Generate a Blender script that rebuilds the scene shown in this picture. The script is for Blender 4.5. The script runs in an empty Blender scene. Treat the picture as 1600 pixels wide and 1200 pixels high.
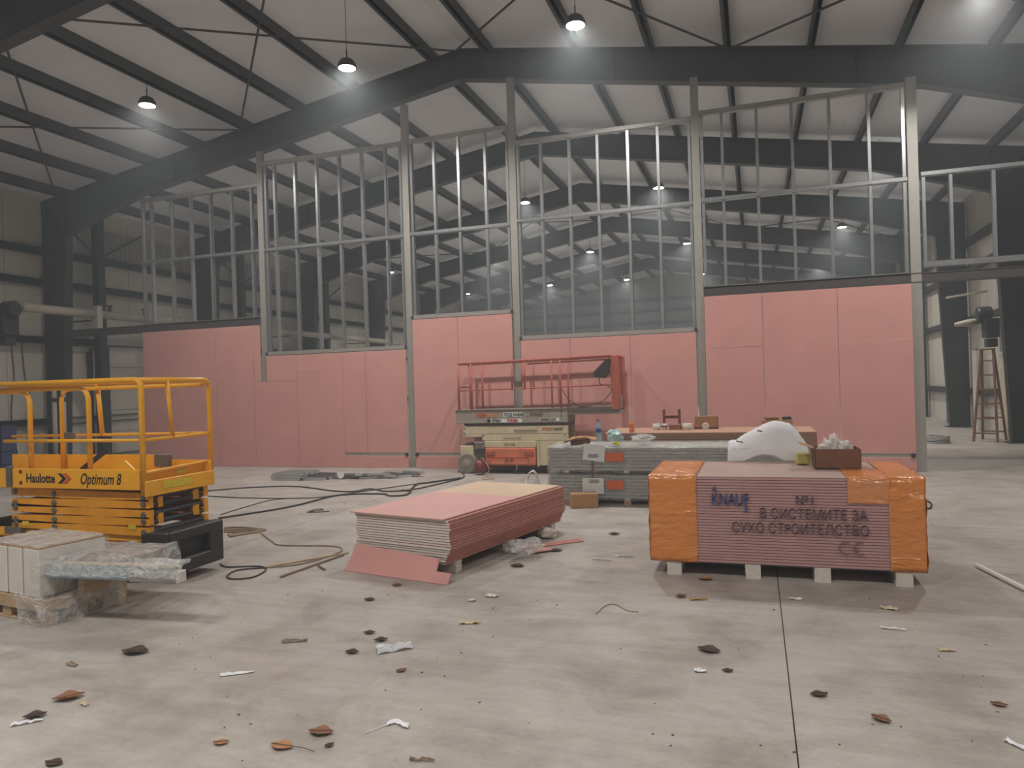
import bpy, bmesh, math, random
from mathutils import Vector, Matrix, noise

random.seed(7)
SC = bpy.context.scene
COL = SC.collection

# ------------------------------------------------------------------ camera
YAW, ROLL = math.radians(18.35), math.radians(1.71)
cam_d = bpy.data.cameras.new('camera')
cam_d.sensor_fit = 'HORIZONTAL'; cam_d.sensor_width = 36.0
cam_d.lens = 36.0 * 1145 / 1600
cam_d.clip_start = 0.05; cam_d.clip_end = 300
cam = bpy.data.objects.new('camera', cam_d); COL.objects.link(cam)
_f = Vector((-math.sin(YAW), math.cos(YAW), 0)); _r = Vector((math.cos(YAW), math.sin(YAW), 0)); _z = Vector((0, 0, 1))
_x = _r * math.cos(ROLL) - _z * math.sin(ROLL); _y = _r * math.sin(ROLL) + _z * math.cos(ROLL)
m = Matrix((_x, _y, -_f)).transposed().to_4x4(); m.translation = Vector((0, 0, 1.8))
cam.matrix_world = m
SC.camera = cam

# ------------------------------------------------------------------ world, exposure
w = bpy.data.worlds.new('night'); SC.world = w; w.use_nodes = True
w.node_tree.nodes['Background'].inputs['Color'].default_value = (0.05, 0.06, 0.08, 1)
w.node_tree.nodes['Background'].inputs['Strength'].default_value = 0.25
vs_ = w.node_tree.nodes.new('ShaderNodeVolumeScatter')          # thin haze added to the air, standing in for lens glare
vs_.inputs['Density'].default_value = 0.0085; vs_.inputs['Anisotropy'].default_value = 0.2; vs_.inputs['Color'].default_value = (0.88, 0.95, 1, 1)
w.node_tree.links.new(vs_.outputs[0], w.node_tree.nodes['World Output'].inputs['Volume'])
SC.view_settings.view_transform = 'Standard'
SC.view_settings.look = 'None'
SC.view_settings.exposure = 0.0
SC.view_settings.gamma = 1.0
SC.view_settings.use_curve_mapping = False
LAMP_POWER = 180.0
LAMP_COLOR = (1.0, 0.975, 0.945)
SC.cycles.max_bounces = 7
SC.cycles.diffuse_bounces = 3
SC.cycles.adaptive_threshold = 0.02
SC.cycles.glossy_bounces = 3
SC.cycles.transmission_bounces = 4
SC.cycles.transparent_max_bounces = 12
SC.cycles.volume_bounces = 0

# ------------------------------------------------------------------ helpers
def lin(v):
    v /= 255.0
    return v / 12.92 if v <= 0.04045 else ((v + 0.055) / 1.055) ** 2.4
def rgb(r, g, b): return (lin(r), lin(g), lin(b), 1.0)

MATS = {}
def mat(name, col, rough=0.6, metal=0.0, var=0.12, vscale=3.0, bump=0.0, bscale=30.0, spec=0.5, stretch=None, col2=None, emit=0.0):
    """procedural principled material: noise-mottled colour, optional bump"""
    if name in MATS: return MATS[name]
    M = bpy.data.materials.new(name); M.use_nodes = True; MATS[name] = M
    nt = M.node_tree; N = nt.nodes; L = nt.links
    b = N['Principled BSDF']
    b.inputs['Roughness'].default_value = rough; b.inputs['Metallic'].default_value = metal
    b.inputs['Specular IOR Level'].default_value = spec
    tc = N.new('ShaderNodeTexCoord'); src = tc.outputs['Object']
    if stretch:
        mp = N.new('ShaderNodeMapping'); mp.inputs['Scale'].default_value = stretch
        L.new(src, mp.inputs['Vector']); src = mp.outputs['Vector']
    n = N.new('ShaderNodeTexNoise'); n.inputs['Scale'].default_value = vscale; n.inputs['Detail'].default_value = 6; n.inputs['Roughness'].default_value = 0.6
    L.new(src, n.inputs['Vector'])
    cr = N.new('ShaderNodeValToRGB')
    c = rgb(*col); c2 = rgb(*col2) if col2 else tuple(x * (1 + var) for x in c[:3]) + (1,)
    c1 = c if col2 else tuple(x * (1 - var) for x in c[:3]) + (1,)
    cr.color_ramp.elements[0].position = 0.33; cr.color_ramp.elements[0].color = c1
    cr.color_ramp.elements[1].position = 0.67; cr.color_ramp.elements[1].color = c2
    L.new(n.outputs['Fac'], cr.inputs['Fac']); L.new(cr.outputs['Color'], b.inputs['Base Color'])
    if bump > 0:
        n2 = N.new('ShaderNodeTexNoise'); n2.inputs['Scale'].default_value = bscale; n2.inputs['Detail'].default_value = 5
        L.new(src, n2.inputs['Vector'])
        bp = N.new('ShaderNodeBump'); bp.inputs['Strength'].default_value = bump; bp.inputs['Distance'].default_value = 0.02
        L.new(n2.outputs['Fac'], bp.inputs['Height']); L.new(bp.outputs['Normal'], b.inputs['Normal'])
    if emit > 0:
        b.inputs['Emission Color'].default_value = c; b.inputs['Emission Strength'].default_value = emit
    return M

def film(name, tint, opac=0.3, rough=0.12, bscale=9.0, bump=0.9, stretch=None, spread=0.12):
    """crinkled clear plastic film: part transparent, part glossy"""
    if name in MATS: return MATS[name]
    M = bpy.data.materials.new(name); M.use_nodes = True; MATS[name] = M
    nt = M.node_tree; N = nt.nodes; L = nt.links
    b = N['Principled BSDF']; out = N['Material Output']
    b.inputs['Base Color'].default_value = rgb(*tint); b.inputs['Roughness'].default_value = rough
    b.inputs['Specular IOR Level'].default_value = 0.9
    tc = N.new('ShaderNodeTexCoord')
    n = N.new('ShaderNodeTexNoise'); n.inputs['Scale'].default_value = bscale; n.inputs['Detail'].default_value = 4; n.inputs['Distortion'].default_value = 1.5
    src = tc.outputs['Object']
    if stretch:
        mp = N.new('ShaderNodeMapping'); mp.inputs['Scale'].default_value = stretch
        L.new(src, mp.inputs['Vector']); src = mp.outputs['Vector']
    L.new(src, n.inputs['Vector'])
    bp = N.new('ShaderNodeBump'); bp.inputs['Strength'].default_value = bump; bp.inputs['Distance'].default_value = 0.06
    L.new(n.outputs['Fac'], bp.inputs['Height']); L.new(bp.outputs['Normal'], b.inputs['Normal'])
    if opac < 1:
        tr = N.new('ShaderNodeBsdfTransparent'); mx = N.new('ShaderNodeMixShader')
        mr = N.new('ShaderNodeMapRange'); mr.inputs['To Min'].default_value = max(0, opac - spread); mr.inputs['To Max'].default_value = min(1, opac + spread)
        mr.inputs['From Min'].default_value = 0.3; mr.inputs['From Max'].default_value = 0.7
        L.new(n.outputs['Fac'], mr.inputs['Value']); L.new(mr.outputs['Result'], mx.inputs['Fac'])
        L.new(tr.outputs[0], mx.inputs[1]); L.new(b.outputs[0], mx.inputs[2]); L.new(mx.outputs[0], out.inputs['Surface'])
    return M

class MB:
    """collects vertices and faces for one mesh object"""
    def __init__(s): s.v = []; s.f = []
    def add(s, vs, fs):
        k = len(s.v); s.v += [tuple(p) for p in vs]; s.f += [tuple(i + k for i in q) for q in fs]; return s
    def box(s, a, b):
        (x0, y0, z0), (x1, y1, z1) = a, b
        return s.add([(x0,y0,z0),(x1,y0,z0),(x1,y1,z0),(x0,y1,z0),(x0,y0,z1),(x1,y0,z1),(x1,y1,z1),(x0,y1,z1)],
                     [(0,3,2,1),(4,5,6,7),(0,1,5,4),(1,2,6,5),(2,3,7,6),(3,0,4,7)])
    def cbox(s, c, d, rz=0.0, rx=0.0, ry=0.0):
        R = Matrix.Rotation(rz, 3, 'Z') @ Matrix.Rotation(ry, 3, 'Y') @ Matrix.Rotation(rx, 3, 'X')
        h = Vector(d) * 0.5; vs = []
        for sx, sy, sz in ((-1,-1,-1),(1,-1,-1),(1,1,-1),(-1,1,-1),(-1,-1,1),(1,-1,1),(1,1,1),(-1,1,1)):
            vs.append(Vector(c) + R @ Vector((sx*h.x, sy*h.y, sz*h.z)))
        return s.add(vs, [(0,3,2,1),(4,5,6,7),(0,1,5,4),(1,2,6,5),(2,3,7,6),(3,0,4,7)])
    def rbox(s, a, b, r=0.01, seg=2):
        bm = bmesh.new(); bmesh.ops.create_cube(bm, size=1)
        for q in bm.verts: q.co = Vector(((a[i] + b[i]) / 2 + q.co[i] * (b[i] - a[i]) for i in range(3)))
        bmesh.ops.bevel(bm, geom=bm.edges[:], offset=r, segments=seg, affect='EDGES', profile=0.5)
        bm.verts.index_update(); s.add([q.co.copy() for q in bm.verts], [[q.index for q in f.verts] for f in bm.faces]); bm.free(); return s
    def tube(s, pts, r, n=8, closed=False):
        P = [Vector(p) for p in pts]; k = len(P); rings = []
        up = Vector((0, 0, 1))
        for i, p in enumerate(P):
            if closed: t = (P[(i+1) % k] - P[i-1])
            else: t = P[min(i+1, k-1)] - P[max(i-1, 0)]
            t.normalize()
            a = t.cross(up if abs(t.z) < 0.95 else Vector((1, 0, 0))); a.normalize(); c = a.cross(t)
            rr = r[i] if isinstance(r, (list, tuple)) else r
            rings.append([p + a * math.cos(2*math.pi*j/n) * rr + c * math.sin(2*math.pi*j/n) * rr for j in range(n)])
        vs = [q for R in rings for q in R]; fs = []
        m_ = k if closed else k - 1
        for i in range(m_):
            i2 = (i + 1) % k
            for j in range(n): fs.append((i*n+j, i*n+(j+1) % n, i2*n+(j+1) % n, i2*n+j))
        if not closed: fs += [tuple(range(n))[::-1], tuple((k-1)*n + j for j in range(n))]
        return s.add(vs, fs)
    def bar(s, a, b, wdt, hgt):
        """rectangular bar from a to b"""
        a, b = Vector(a), Vector(b); t = (b - a).normalized()
        x = t.cross(Vector((0,0,1)) if abs(t.z) < 0.95 else Vector((0,1,0))).normalized(); y = x.cross(t)
        vs = [p + x*sx*wdt/2 + y*sy*hgt/2 for p in (a, b) for sx, sy in ((-1,-1),(1,-1),(1,1),(-1,1))]
        return s.add(vs, [(0,1,2,3),(7,6,5,4),(0,4,5,1),(1,5,6,2),(2,6,7,3),(3,7,4,0)])
    def prism(s, poly, axis, lo, hi):
        """polygon (2-D) swept along an axis; axis 'Y': poly in xz, 'X': yz, 'Z': xy"""
        def P(p, t): return {'Y': (p[0], t, p[1]), 'X': (t, p[0], p[1]), 'Z': (p[0], p[1], t)}[axis]
        n = len(poly); vs = [P(p, lo) for p in poly] + [P(p, hi) for p in poly]
        return s.add(vs, [tuple(range(n)), tuple(range(2*n-1, n-1, -1))] + [(i, n+i, n+(i+1) % n, (i+1) % n) for i in range(n)])
    def lathe(s, prof, c=(0,0,0), n=20, axis='Z'):
        vs = []; k = len(prof)
        for r, z in prof:
            for j in range(n):
                a = 2*math.pi*j/n; p = (r*math.cos(a), r*math.sin(a), z)
                if axis == 'Y': p = (p[0], p[2], p[1])
                if axis == 'X': p = (p[2], p[0], p[1])
                vs.append((c[0]+p[0], c[1]+p[1], c[2]+p[2]))
        fs = [(i*n+j, i*n+(j+1) % n, (i+1)*n+(j+1) % n, (i+1)*n+j) for i in range(k-1) for j in range(n)]
        fs += [tuple(range(n))[::-1], tuple((k-1)*n+j for j in range(n))]
        return s.add(vs, fs)
    def grid(s, fn, nu, nv):
        vs = [fn(i/nu, j/nv) for j in range(nv+1) for i in range(nu+1)]
        return s.add(vs, [(j*(nu+1)+i, j*(nu+1)+i+1, (j+1)*(nu+1)+i+1, (j+1)*(nu+1)+i) for j in range(nv) for i in range(nu)])
    def jitter(s, amp, scale, seed=0.0):
        for i, p in enumerate(s.v):
            d = noise.noise_vector(Vector(p) * scale + Vector((seed, seed*2, -seed)))
            s.v[i] = tuple(p[k] + d[k] * amp for k in range(3))
        return s
    def build(s, name, material, parent=None, smooth=False, thick=0.0, normals=True):
        me = bpy.data.meshes.new(name); me.from_pydata(s.v, [], s.f); me.update()
        if normals:
            bm = bmesh.new(); bm.from_mesh(me); bmesh.ops.recalc_face_normals(bm, faces=bm.faces[:]); bm.to_mesh(me); bm.free()
        if material: me.materials.append(material)
        if smooth:
            me.polygons.foreach_set('use_smooth', [True] * len(me.polygons))
        o = bpy.data.objects.new(name, me); COL.objects.link(o)
        if parent: o.parent = parent
        if thick:
            md = o.modifiers.new('thickness', 'SOLIDIFY'); md.thickness = thick; md.offset = 0
        return o

def tag(o, label=None, cat=None, group=None, kind=None):
    for k, v in (('label', label), ('category', cat), ('group', group), ('kind', kind)):
        if v: o[k] = v
    return o
def thing(name, label, cat, loc=(0,0,0), rz=0.0, group=None, kind=None):
    o = bpy.data.objects.new(name, None); o.empty_display_size = 0.2; COL.objects.link(o)
    o.location = loc; o.rotation_euler = (0, 0, rz)
    return tag(o, label, cat, group, kind)
def place(o, loc, rot=(0, 0, 0)):
    o.location = loc; o.rotation_euler = rot; return o
_cache = {}
def piece(name, dims, loc, material, parent=None, rot=(0, 0, 0)):
    """box-shaped piece centred on loc; alike pieces share one mesh"""
    key = (name, tuple(round(d, 4) for d in dims), material.name)
    if key not in _cache:
        mb = MB(); mb.cbox((0,0,0), dims)
        o = mb.build(name, material, parent); _cache[key] = o.data
    else:
        o = bpy.data.objects.new(name, _cache[key]); COL.objects.link(o)
        if parent: o.parent = parent
    return place(o, loc, rot)
def copy_tree(o, parent=None):
    c = o.copy(); COL.objects.link(c)
    if parent: c.parent = parent
    for ch in list(o.children): copy_tree(ch, c)
    return c
def spline(pts, k=6):
    """smooth curve through points (catmull-rom)"""
    P = [Vector(p) for p in pts]; P = [P[0]] + P + [P[-1]]; out = []
    for i in range(1, len(P) - 2):
        for j in range(k):
            t = j / k
            a, b, c, d = P[i-1], P[i], P[i+1], P[i+2]
            out.append(0.5 * ((2*b) + (c-a)*t + (2*a-5*b+4*c-d)*t*t + (3*b-a-3*c+d)*t**3))
    out.append(P[-2]); return out
def lettering(name, text, size, material, parent, loc, rot, shear=0.0, bold=0.0, align='LEFT', xs=1.0, label=None, dbl=0.0):
    cu = bpy.data.curves.new(name, 'FONT'); cu.body = text; cu.size = size; cu.extrude = 0.0008; cu.shear = shear; cu.offset = bold
    cu.align_x = align; cu.resolution_u = 3
    t = bpy.data.objects.new(name, cu); COL.objects.link(t)
    dg = bpy.context.evaluated_depsgraph_get(); me = bpy.data.meshes.new_from_object(t.evaluated_get(dg))
    bpy.data.objects.remove(t)
    if dbl:
        bm = bmesh.new(); bm.from_mesh(me); g_ = bmesh.ops.duplicate(bm, geom=bm.verts[:] + bm.edges[:] + bm.faces[:])['geom']
        bmesh.ops.translate(bm, vec=(dbl, dbl * .4, 0), verts=[e for e in g_ if isinstance(e, bmesh.types.BMVert)]); bm.to_mesh(me); bm.free()
    me.materials.clear(); me.materials.append(material)
    o = bpy.data.objects.new(name, me); COL.objects.link(o); o.parent = parent
    o.location = loc; o.rotation_euler = rot; o.scale = (xs, 1, 1)
    if label: o['label'] = label
    return o
R90 = math.pi / 2

# ------------------------------------------------------------------ materials
M_steel = mat('dark painted steel', (48, 46, 45), 0.55, 0.0, 0.18, 2.0)
M_raft = mat('rafter steel lightened for glare', (74, 76, 79), 0.55, 0.0, 0.15, 2.0)  # same paint as the columns, lightened to carry the glare under the roof
M_beam = mat('dark steel beam', (70, 64, 62), 0.55, 0.0, 0.15, 2.0)
M_galv = mat('galvanised steel', (178, 180, 180), 0.34, 0.75, 0.10, 14.0)
M_galvd = mat('dull galvanised steel', (168, 166, 162), 0.45, 0.35, 0.10, 6.0)
M_pink = mat('pink board paper', (210, 152, 143), 0.75, 0, 0.05, 1.6)
M_pinkE = mat('pink board edge', (186, 128, 116), 0.8, 0, 0.08, 6.0)
M_gyps = mat('gypsum core', (222, 214, 202), 0.9, 0, 0.06, 30.0)
M_pale = mat('pale board back', (216, 190, 162), 0.75, 0, 0.05, 1.5)
M_panel = mat('white sandwich panel', (206, 200, 188), 0.5, 0, 0.06, 0.8)
M_ceil = mat('roof sheet', (242, 246, 250), 0.55, 0, 0.05, 0.6)
M_wood = mat('raw wood', (186, 158, 124), 0.75, 0, 0.2, 4.0, stretch=(1, 1, 6))
M_card = mat('cardboard', (176, 134, 92), 0.8, 0, 0.08, 5.0)
M_cardd = mat('brown cardboard', (124, 84, 62), 0.8, 0, 0.10, 5.0)
M_yel = mat('yellow paint', (244, 176, 38), 0.38, 0, 0.08, 3.0)
M_black = mat('black plastic', (48, 47, 47), 0.5, 0, 0.12, 6.0)
M_ink = mat('black print', (30, 24, 24), 0.7, 0, 0.02)
M_redink = mat('red print', (196, 62, 48), 0.7, 0, 0.02)
M_rubber = mat('rubber', (60, 58, 56), 0.8, 0, 0.1)
M_white = mat('white paper', (232, 232, 234), 0.7, 0, 0.03, 6.0)
M_wpl = mat('white plastic', (226, 226, 222), 0.4, 0, 0.03, 6.0)
M_film = film('clear film', (235, 235, 232), 0.24, 0.16, 7.0, 0.8, None, 0.08)
M_filmc = film('crumpled clear film', (238, 238, 236), 0.4, 0.16, 9.0, 1.0, None, 0.16)

# ------------------------------------------------------------------ the hall
XL, XR, XM = -18.5, 6.55, -5.98          # side walls, ridge
Y0, Y1 = -16.0, 53.0                     # end walls
PY = 14.8                                # the partition
SL = 0.165
def roof(x): return 9.19 - SL * abs(x - XM)

def concrete():
    M = bpy.data.materials.new('concrete floor'); M.use_nodes = True
    nt = M.node_tree; N = nt.nodes; L = nt.links; b = N['Principled BSDF']
    ge = N.new('ShaderNodeNewGeometry')
    def nz(sc, det, st=None, dist=0.0):
        n = N.new('ShaderNodeTexNoise'); n.inputs['Scale'].default_value = sc; n.inputs['Detail'].default_value = det; n.inputs['Roughness'].default_value = 0.65
        n.inputs['Distortion'].default_value = dist
        if st:
            mp = N.new('ShaderNodeMapping'); mp.inputs['Scale'].default_value = st; mp.inputs['Rotation'].default_value = (0, 0, 0.5)
            L.new(ge.outputs['Position'], mp.inputs['Vector']); L.new(mp.outputs['Vector'], n.inputs['Vector'])
        else: L.new(ge.outputs['Position'], n.inputs['Vector'])
        return n.outputs['Fac']
    def ramp(f, p0, c0, p1, c1):
        r = N.new('ShaderNodeValToRGB'); e = r.color_ramp.elements
        e[0].position = p0; e[0].color = c0; e[1].position = p1; e[1].color = c1
        L.new(f, r.inputs['Fac']); return r.outputs['Color']
    def mix(a, bb, fac, mode='MULTIPLY'):
        x = N.new('ShaderNodeMix'); x.data_type = 'RGBA'; x.blend_type = mode
        if isinstance(fac, float): x.inputs[0].default_value = fac
        else: L.new(fac, x.inputs[0])
        L.new(a, x.inputs[6]); L.new(bb, x.inputs[7]); return x.outputs[2]
    base = ramp(nz(0.35, 4, dist=0.4), 0.36, rgb(168, 159, 152), 0.62, rgb(182, 177, 171))
    st = ramp(nz(1.6, 8, dist=0.6), 0.34, (0.66, 0.635, 0.6, 1), 0.56, (1.03, 1.03, 1.03, 1))
    c = mix(base, st, 0.75)
    streak = ramp(nz(2.2, 6, (0.7, 3.5, 1)), 0.38, (0.84, 0.82, 0.8, 1), 0.6, (1.05, 1.05, 1.05, 1))
    c = mix(c, streak, 0.7)
    fine = ramp(nz(26, 6), 0.3, (0.86, 0.85, 0.84, 1), 0.7, (1.06, 1.06, 1.05, 1))
    c = mix(c, fine, 0.7)
    blot = ramp(nz(0.9, 5, dist=1.2), 0.6, (1, 1, 1, 1), 0.72, (0.8, 0.84, 0.86, 1))
    c = mix(c, blot, 0.5)
    L.new(c, b.inputs['Base Color'])
    rr = N.new('ShaderNodeMapRange'); rr.inputs['To Min'].default_value = 0.42; rr.inputs['To Max'].default_value = 0.75
    L.new(nz(1.2, 5), rr.inputs['Value']); L.new(rr.outputs[0], b.inputs['Roughness'])
    bp = N.new('ShaderNodeBump'); bp.inputs['Strength'].default_value = 0.12; bp.inputs['Distance'].default_value = 0.01
    L.new(nz(14, 8), bp.inputs['Height']); L.new(bp.outputs['Normal'], b.inputs['Normal'])
    return M
M_conc = concrete()
M_joint = mat('joint filler', (92, 84, 76), 0.9)
fl = MB().box((XL - .3, Y0, -0.3), (XR + .3, Y1, -0.012)).build('floor', M_joint); tag(fl, 'worn grey concrete floor of the hall', None, kind='structure')
xs = [XL - .3, -17.86, -11.86, -5.86, 0.14, 6.14, XR + .3]; ys = [Y0, -9.2, 2.0, 14.8, 26.8, 38.8, Y1]
for i in range(6):
    for j in range(6):
        g = 0.004
        MB().box((xs[i] + g, ys[j] + g * .4, -0.1), (xs[i+1] - g, ys[j+1] - g * .4, 0.0)).build('floor_slab', M_conc, fl)

# roof
ce = thing('ceiling', 'pale sheet metal roof on dark purlins', None, kind='structure')
for s, xa in ((-1, XL - .3), (1, XR + .3)):
    za, zm = roof(xa) + .2, roof(XM) + .2
    poly = [(xa, za), (XM, zm), (XM, zm + .12), (xa, za + .12)]
    MB().prism(poly, 'Y', Y0, Y1).build('roof_sheet', M_ceil, ce)
PURL = [XM + .65, XM - .65] + [XM + 1.18 + 1.5 * k for k in range(1, 8)] + [XM - 1.18 - 1.5 * k for k in range(1, 8)]
for x in PURL:
    z = roof(x) + .2
    MB().box((x - .035, Y0, z - .24), (x + .035, Y1, z + .01)).box((x - .1, Y0, z - .24), (x + .035, Y1, z - .225)).build('purlin', M_raft, ce)
M_rod = mat('bracing rod', (74, 72, 70), 0.5)
def brace(a, b, r=0.022): return MB().tube([a, b], r, 8).build('brace', M_rod, ce)
for ya in (8.8, 26.8):
    for xa, xb in ((XM + 5.68, XM), (XM + 5.68, XM + 11.6), (XM - 5.68, XM), (XM - 5.68, XM - 11.6)):
        brace((xa, ya + 6, roof(xa) - .12), (xb, ya, roof(xb) - .12)); brace((xa, ya, roof(xa) - .12), (xb, ya + 6, roof(xb) - .12))

# side and end walls
wl = MB().box((XL - .2, Y0, 0), (XL, Y1, roof(XL) + .3)).build('wall_left', M_panel); tag(wl, 'off-white panel wall along the left side of the hall', kind='structure')
wr = MB().box((XR, Y0, 0), (XR + .2, Y1, roof(XR) + .3)).build('wall_right', M_panel); tag(wr, 'off-white panel wall along the right side of the hall', kind='structure')
M_endp = mat('grey end panel', (150, 146, 140), 0.6, 0, 0.08, 0.5)
gab = [(XL - .2, 0), (XR + .2, 0), (XR + .2, roof(XR) + .4), (XM, roof(XM) + .35), (XL - .2, roof(XL) + .4)]
wb = MB().prism(gab, 'Y', Y1, Y1 + .2).build('wall_back', M_endp); tag(wb, 'grey gable wall at the far end of the hall', kind='structure')
wf = MB().prism(gab, 'Y', Y0 - .2, Y0).build('wall_front', M_endp); tag(wf, 'grey gable wall behind the viewer', kind='structure')
for par, x, s in ((wl, XL, 1), (wr, XR, -1)):
    for z in (1.15, 3.38, 4.95, 5.8):
        x0, x1 = sorted((x + s * .002, x + s * .2))
        MB().box((x0, Y0 + .05, z - .09), (x1, Y1 - .05, z - .075)).box((x0, Y0 + .05, z - .09), (x0 + .012, Y1 - .05, z + .09)).box((x0, Y0 + .05, z + .075), (x1, Y1 - .05, z + .09)).build('girt', M_steel, par)
    y = 2.0
    while y < Y1 - 1:
        MB().box((min(x, x + s * .006), y - .008, 0), (max(x, x + s * .006), y + .008, roof(x))).build('panel_joint', M_galvd, par); y += 2.0
for z in (2.0, 4.2, 5.8, 6.7, 7.5):
    MB().box((XL, Y1 - .2, z - .09), (XR, Y1 - .003, z + .09)).build('girt', M_steel, wb)
for x in (-14, -10, -6, -2, 2): MB().box((x - .12, Y1 - .45, 0), (x + .12, Y1 - .21, roof(x))).build('wind_post', M_steel, wb)
M_rib = mat('ribbed sheet', (176, 172, 164), 0.5, 0, 0.05)
def ribbed(par, x, ya, yb, za, zb):
    mb = MB(); y = ya
    while y < yb:
        mb.box((min(x, x + .05), y, za), (max(x, x + .05), y + .05, zb)); y += .1
    mb.box((min(x, x + .02), ya, za), (max(x, x + .02), yb, zb))
    return mb.build('ribbed_sheet', M_rib, par)
ribbed(wl, XL + .01, 16.9, 20.3, 5.92, 6.75); ribbed(wl, XL + .01, 22.9, 26.3, 5.92, 6.75)
ribbed(wr, XR - .06, 22.6, 23.7, 2.3, 5.7)

# steel portal frames: tapered columns and rafters of I section
def portal(y, label):
    t = thing('portal_frame', label, 'steel frame', (0, y, 0), group='steel portal frames')
    FW, TW = 0.24, 0.016
    def isec(name, inner, outer):
        """plate girder between two edge polylines (xz): web plus a flange along each edge"""
        mb = MB()
        for i in range(len(inner) - 1):
            mb.prism([inner[i], inner[i+1], outer[i+1], outer[i]], 'Y', -TW/2, TW/2)
        for e, sgn in ((inner, 1), (outer, -1)):
            for i in range(len(e) - 1):
                a, b = Vector(e[i]), Vector(e[i+1]); d = (b - a).normalized(); n = Vector((-d.y, d.x)) * 0.02
                mb.prism([tuple(a - n), tuple(b - n), tuple(b), tuple(a)], 'Y', -FW/2, FW/2)
        return mb.build(name, M_raft if name == 'rafter' else M_steel, t)
    for s in (-1, 1):
        xo = XL + .2 if s < 0 else XR - .1
        def X(d): return xo - s * d                  # d metres in from the wall side
        zo = roof(xo) - .02
        isec('column', [(X(.56), .02), (X(.82), roof(X(.82)) - 1.12)], [(X(0), .02), (X(0), zo)])
        MB().box((min(X(-.02), X(.66)), -.2, 0), (max(X(-.02), X(.66)), .2, .025)).build('base_plate', M_steel, t)
        k = 3.4
        isec('rafter', [(X(.82), roof(X(.82)) - 1.12), (X(k), roof(X(k)) - .72), (XM, roof(XM) - .66)],
             [(X(0), zo), (X(k), roof(X(k)) - .02), (XM, roof(XM) - .02)])
        for d in (.82, 4.5, 9.0):
            x = X(d); MB().box((x - .008, -.1, roof(x) - (.66 if d > 1 else 1.1)), (x + .008, .1, roof(x) - .04)).build('stiffener', M_steel, t)
    return t
ORD = ['second', 'third', 'fourth', 'fifth', 'sixth']
for y, n_ in ((-9.2, 'two bays behind the viewer'), (-3.2, 'one bay behind the viewer'), (2.8, 'just above the viewer'), (8.8, 'between the viewer and the partition')): portal(y, f'dark steel portal frame {n_}')
portal(PY + .25, 'dark steel portal frame standing directly behind the pink partition')
for i, y in enumerate((20.8, 26.8, 32.8, 38.8, 44.8)): portal(y, f'dark steel portal frame beyond the partition, the {ORD[i]} from the viewer')

# wind posts on the left wall, sectional door, doorway
for y, lab in ((16.62, 'slim dark steel wall post left of the white sectional door'), (22.9, 'slim dark steel wall post beyond the sectional door, nearer one'), (28.6, 'slim dark steel wall post on the left wall, farther one')):
    t = thing('wall_post', lab, 'steel post', (XL + .32, y, 0), group='wall posts on the left wall')
    zt = roof(XL + .3) - .15
    MB().box((-.1, -.012, 0), (.1, .012, zt)).build('web', M_steel, t)
    MB().box((.1, -.12, 0), (.115, .12, zt)).build('flange', M_steel, t); MB().box((-.115, -.12, 0), (-.1, .12, zt)).build('flange', M_steel, t)
    for s in (-1, 1): MB().tube([(.05, s * .1, 5.9), (.15, s * 1.5, 6.75)], .035, 6).build('knee_brace', M_steel, t)
dr = thing('door_1', 'white sectional overhead door in the left wall', None, (XL + .08, 17.0, 0), kind='structure')
for k in range(5): MB().rbox((-.03, .05, .08 + k * .645), (.03, 3.5, .08 + k * .645 + .635), .008, 1).build('door_panel', M_panel, dr)
MB().box((-.03, -.06, 0), (.1, .04, 3.34)).build('door_jamb', M_steel, dr); MB().box((-.03, 3.52, 0), (.1, 3.62, 3.34)).build('door_jamb', M_steel, dr)
MB().box((-.03, -.06, 3.32), (.14, 3.62, 3.5)).build('door_lintel', M_galvd, dr)
for k in range(5): MB().box((.03, .04, .62 + k * .645), (.06, .1, .74 + k * .645)).build('hinge', M_galvd, dr)
MB().box((.035, 2.1, 1.62), (.05, 2.5, 1.95)).build('door_window', M_ink, dr)
d2 = thing('door_2', 'narrow pale door between the steel posts on the left', None, (XL + .06, 15.35, 0), kind='structure')
MB().rbox((-.02, .1, .05), (.03, .98, 3.1), .006, 1).build('door_leaf', M_panel, d2)
MB().box((-.03, 0, 0), (.12, .1, 3.2)).build('door_jamb', M_black, d2); MB().box((-.03, .98, 0), (.12, 1.1, 3.2)).build('door_jamb', M_black, d2)
MB().box((-.03, 0, 3.1), (.12, 1.1, 3.24)).build('door_lintel', M_galvd, d2)
MB().tube([(.03, .85, 1.05), (.09, .85, 1.05), (.09, .73, 1.05)], .012, 6).build('door_handle', M_galv, d2)

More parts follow.
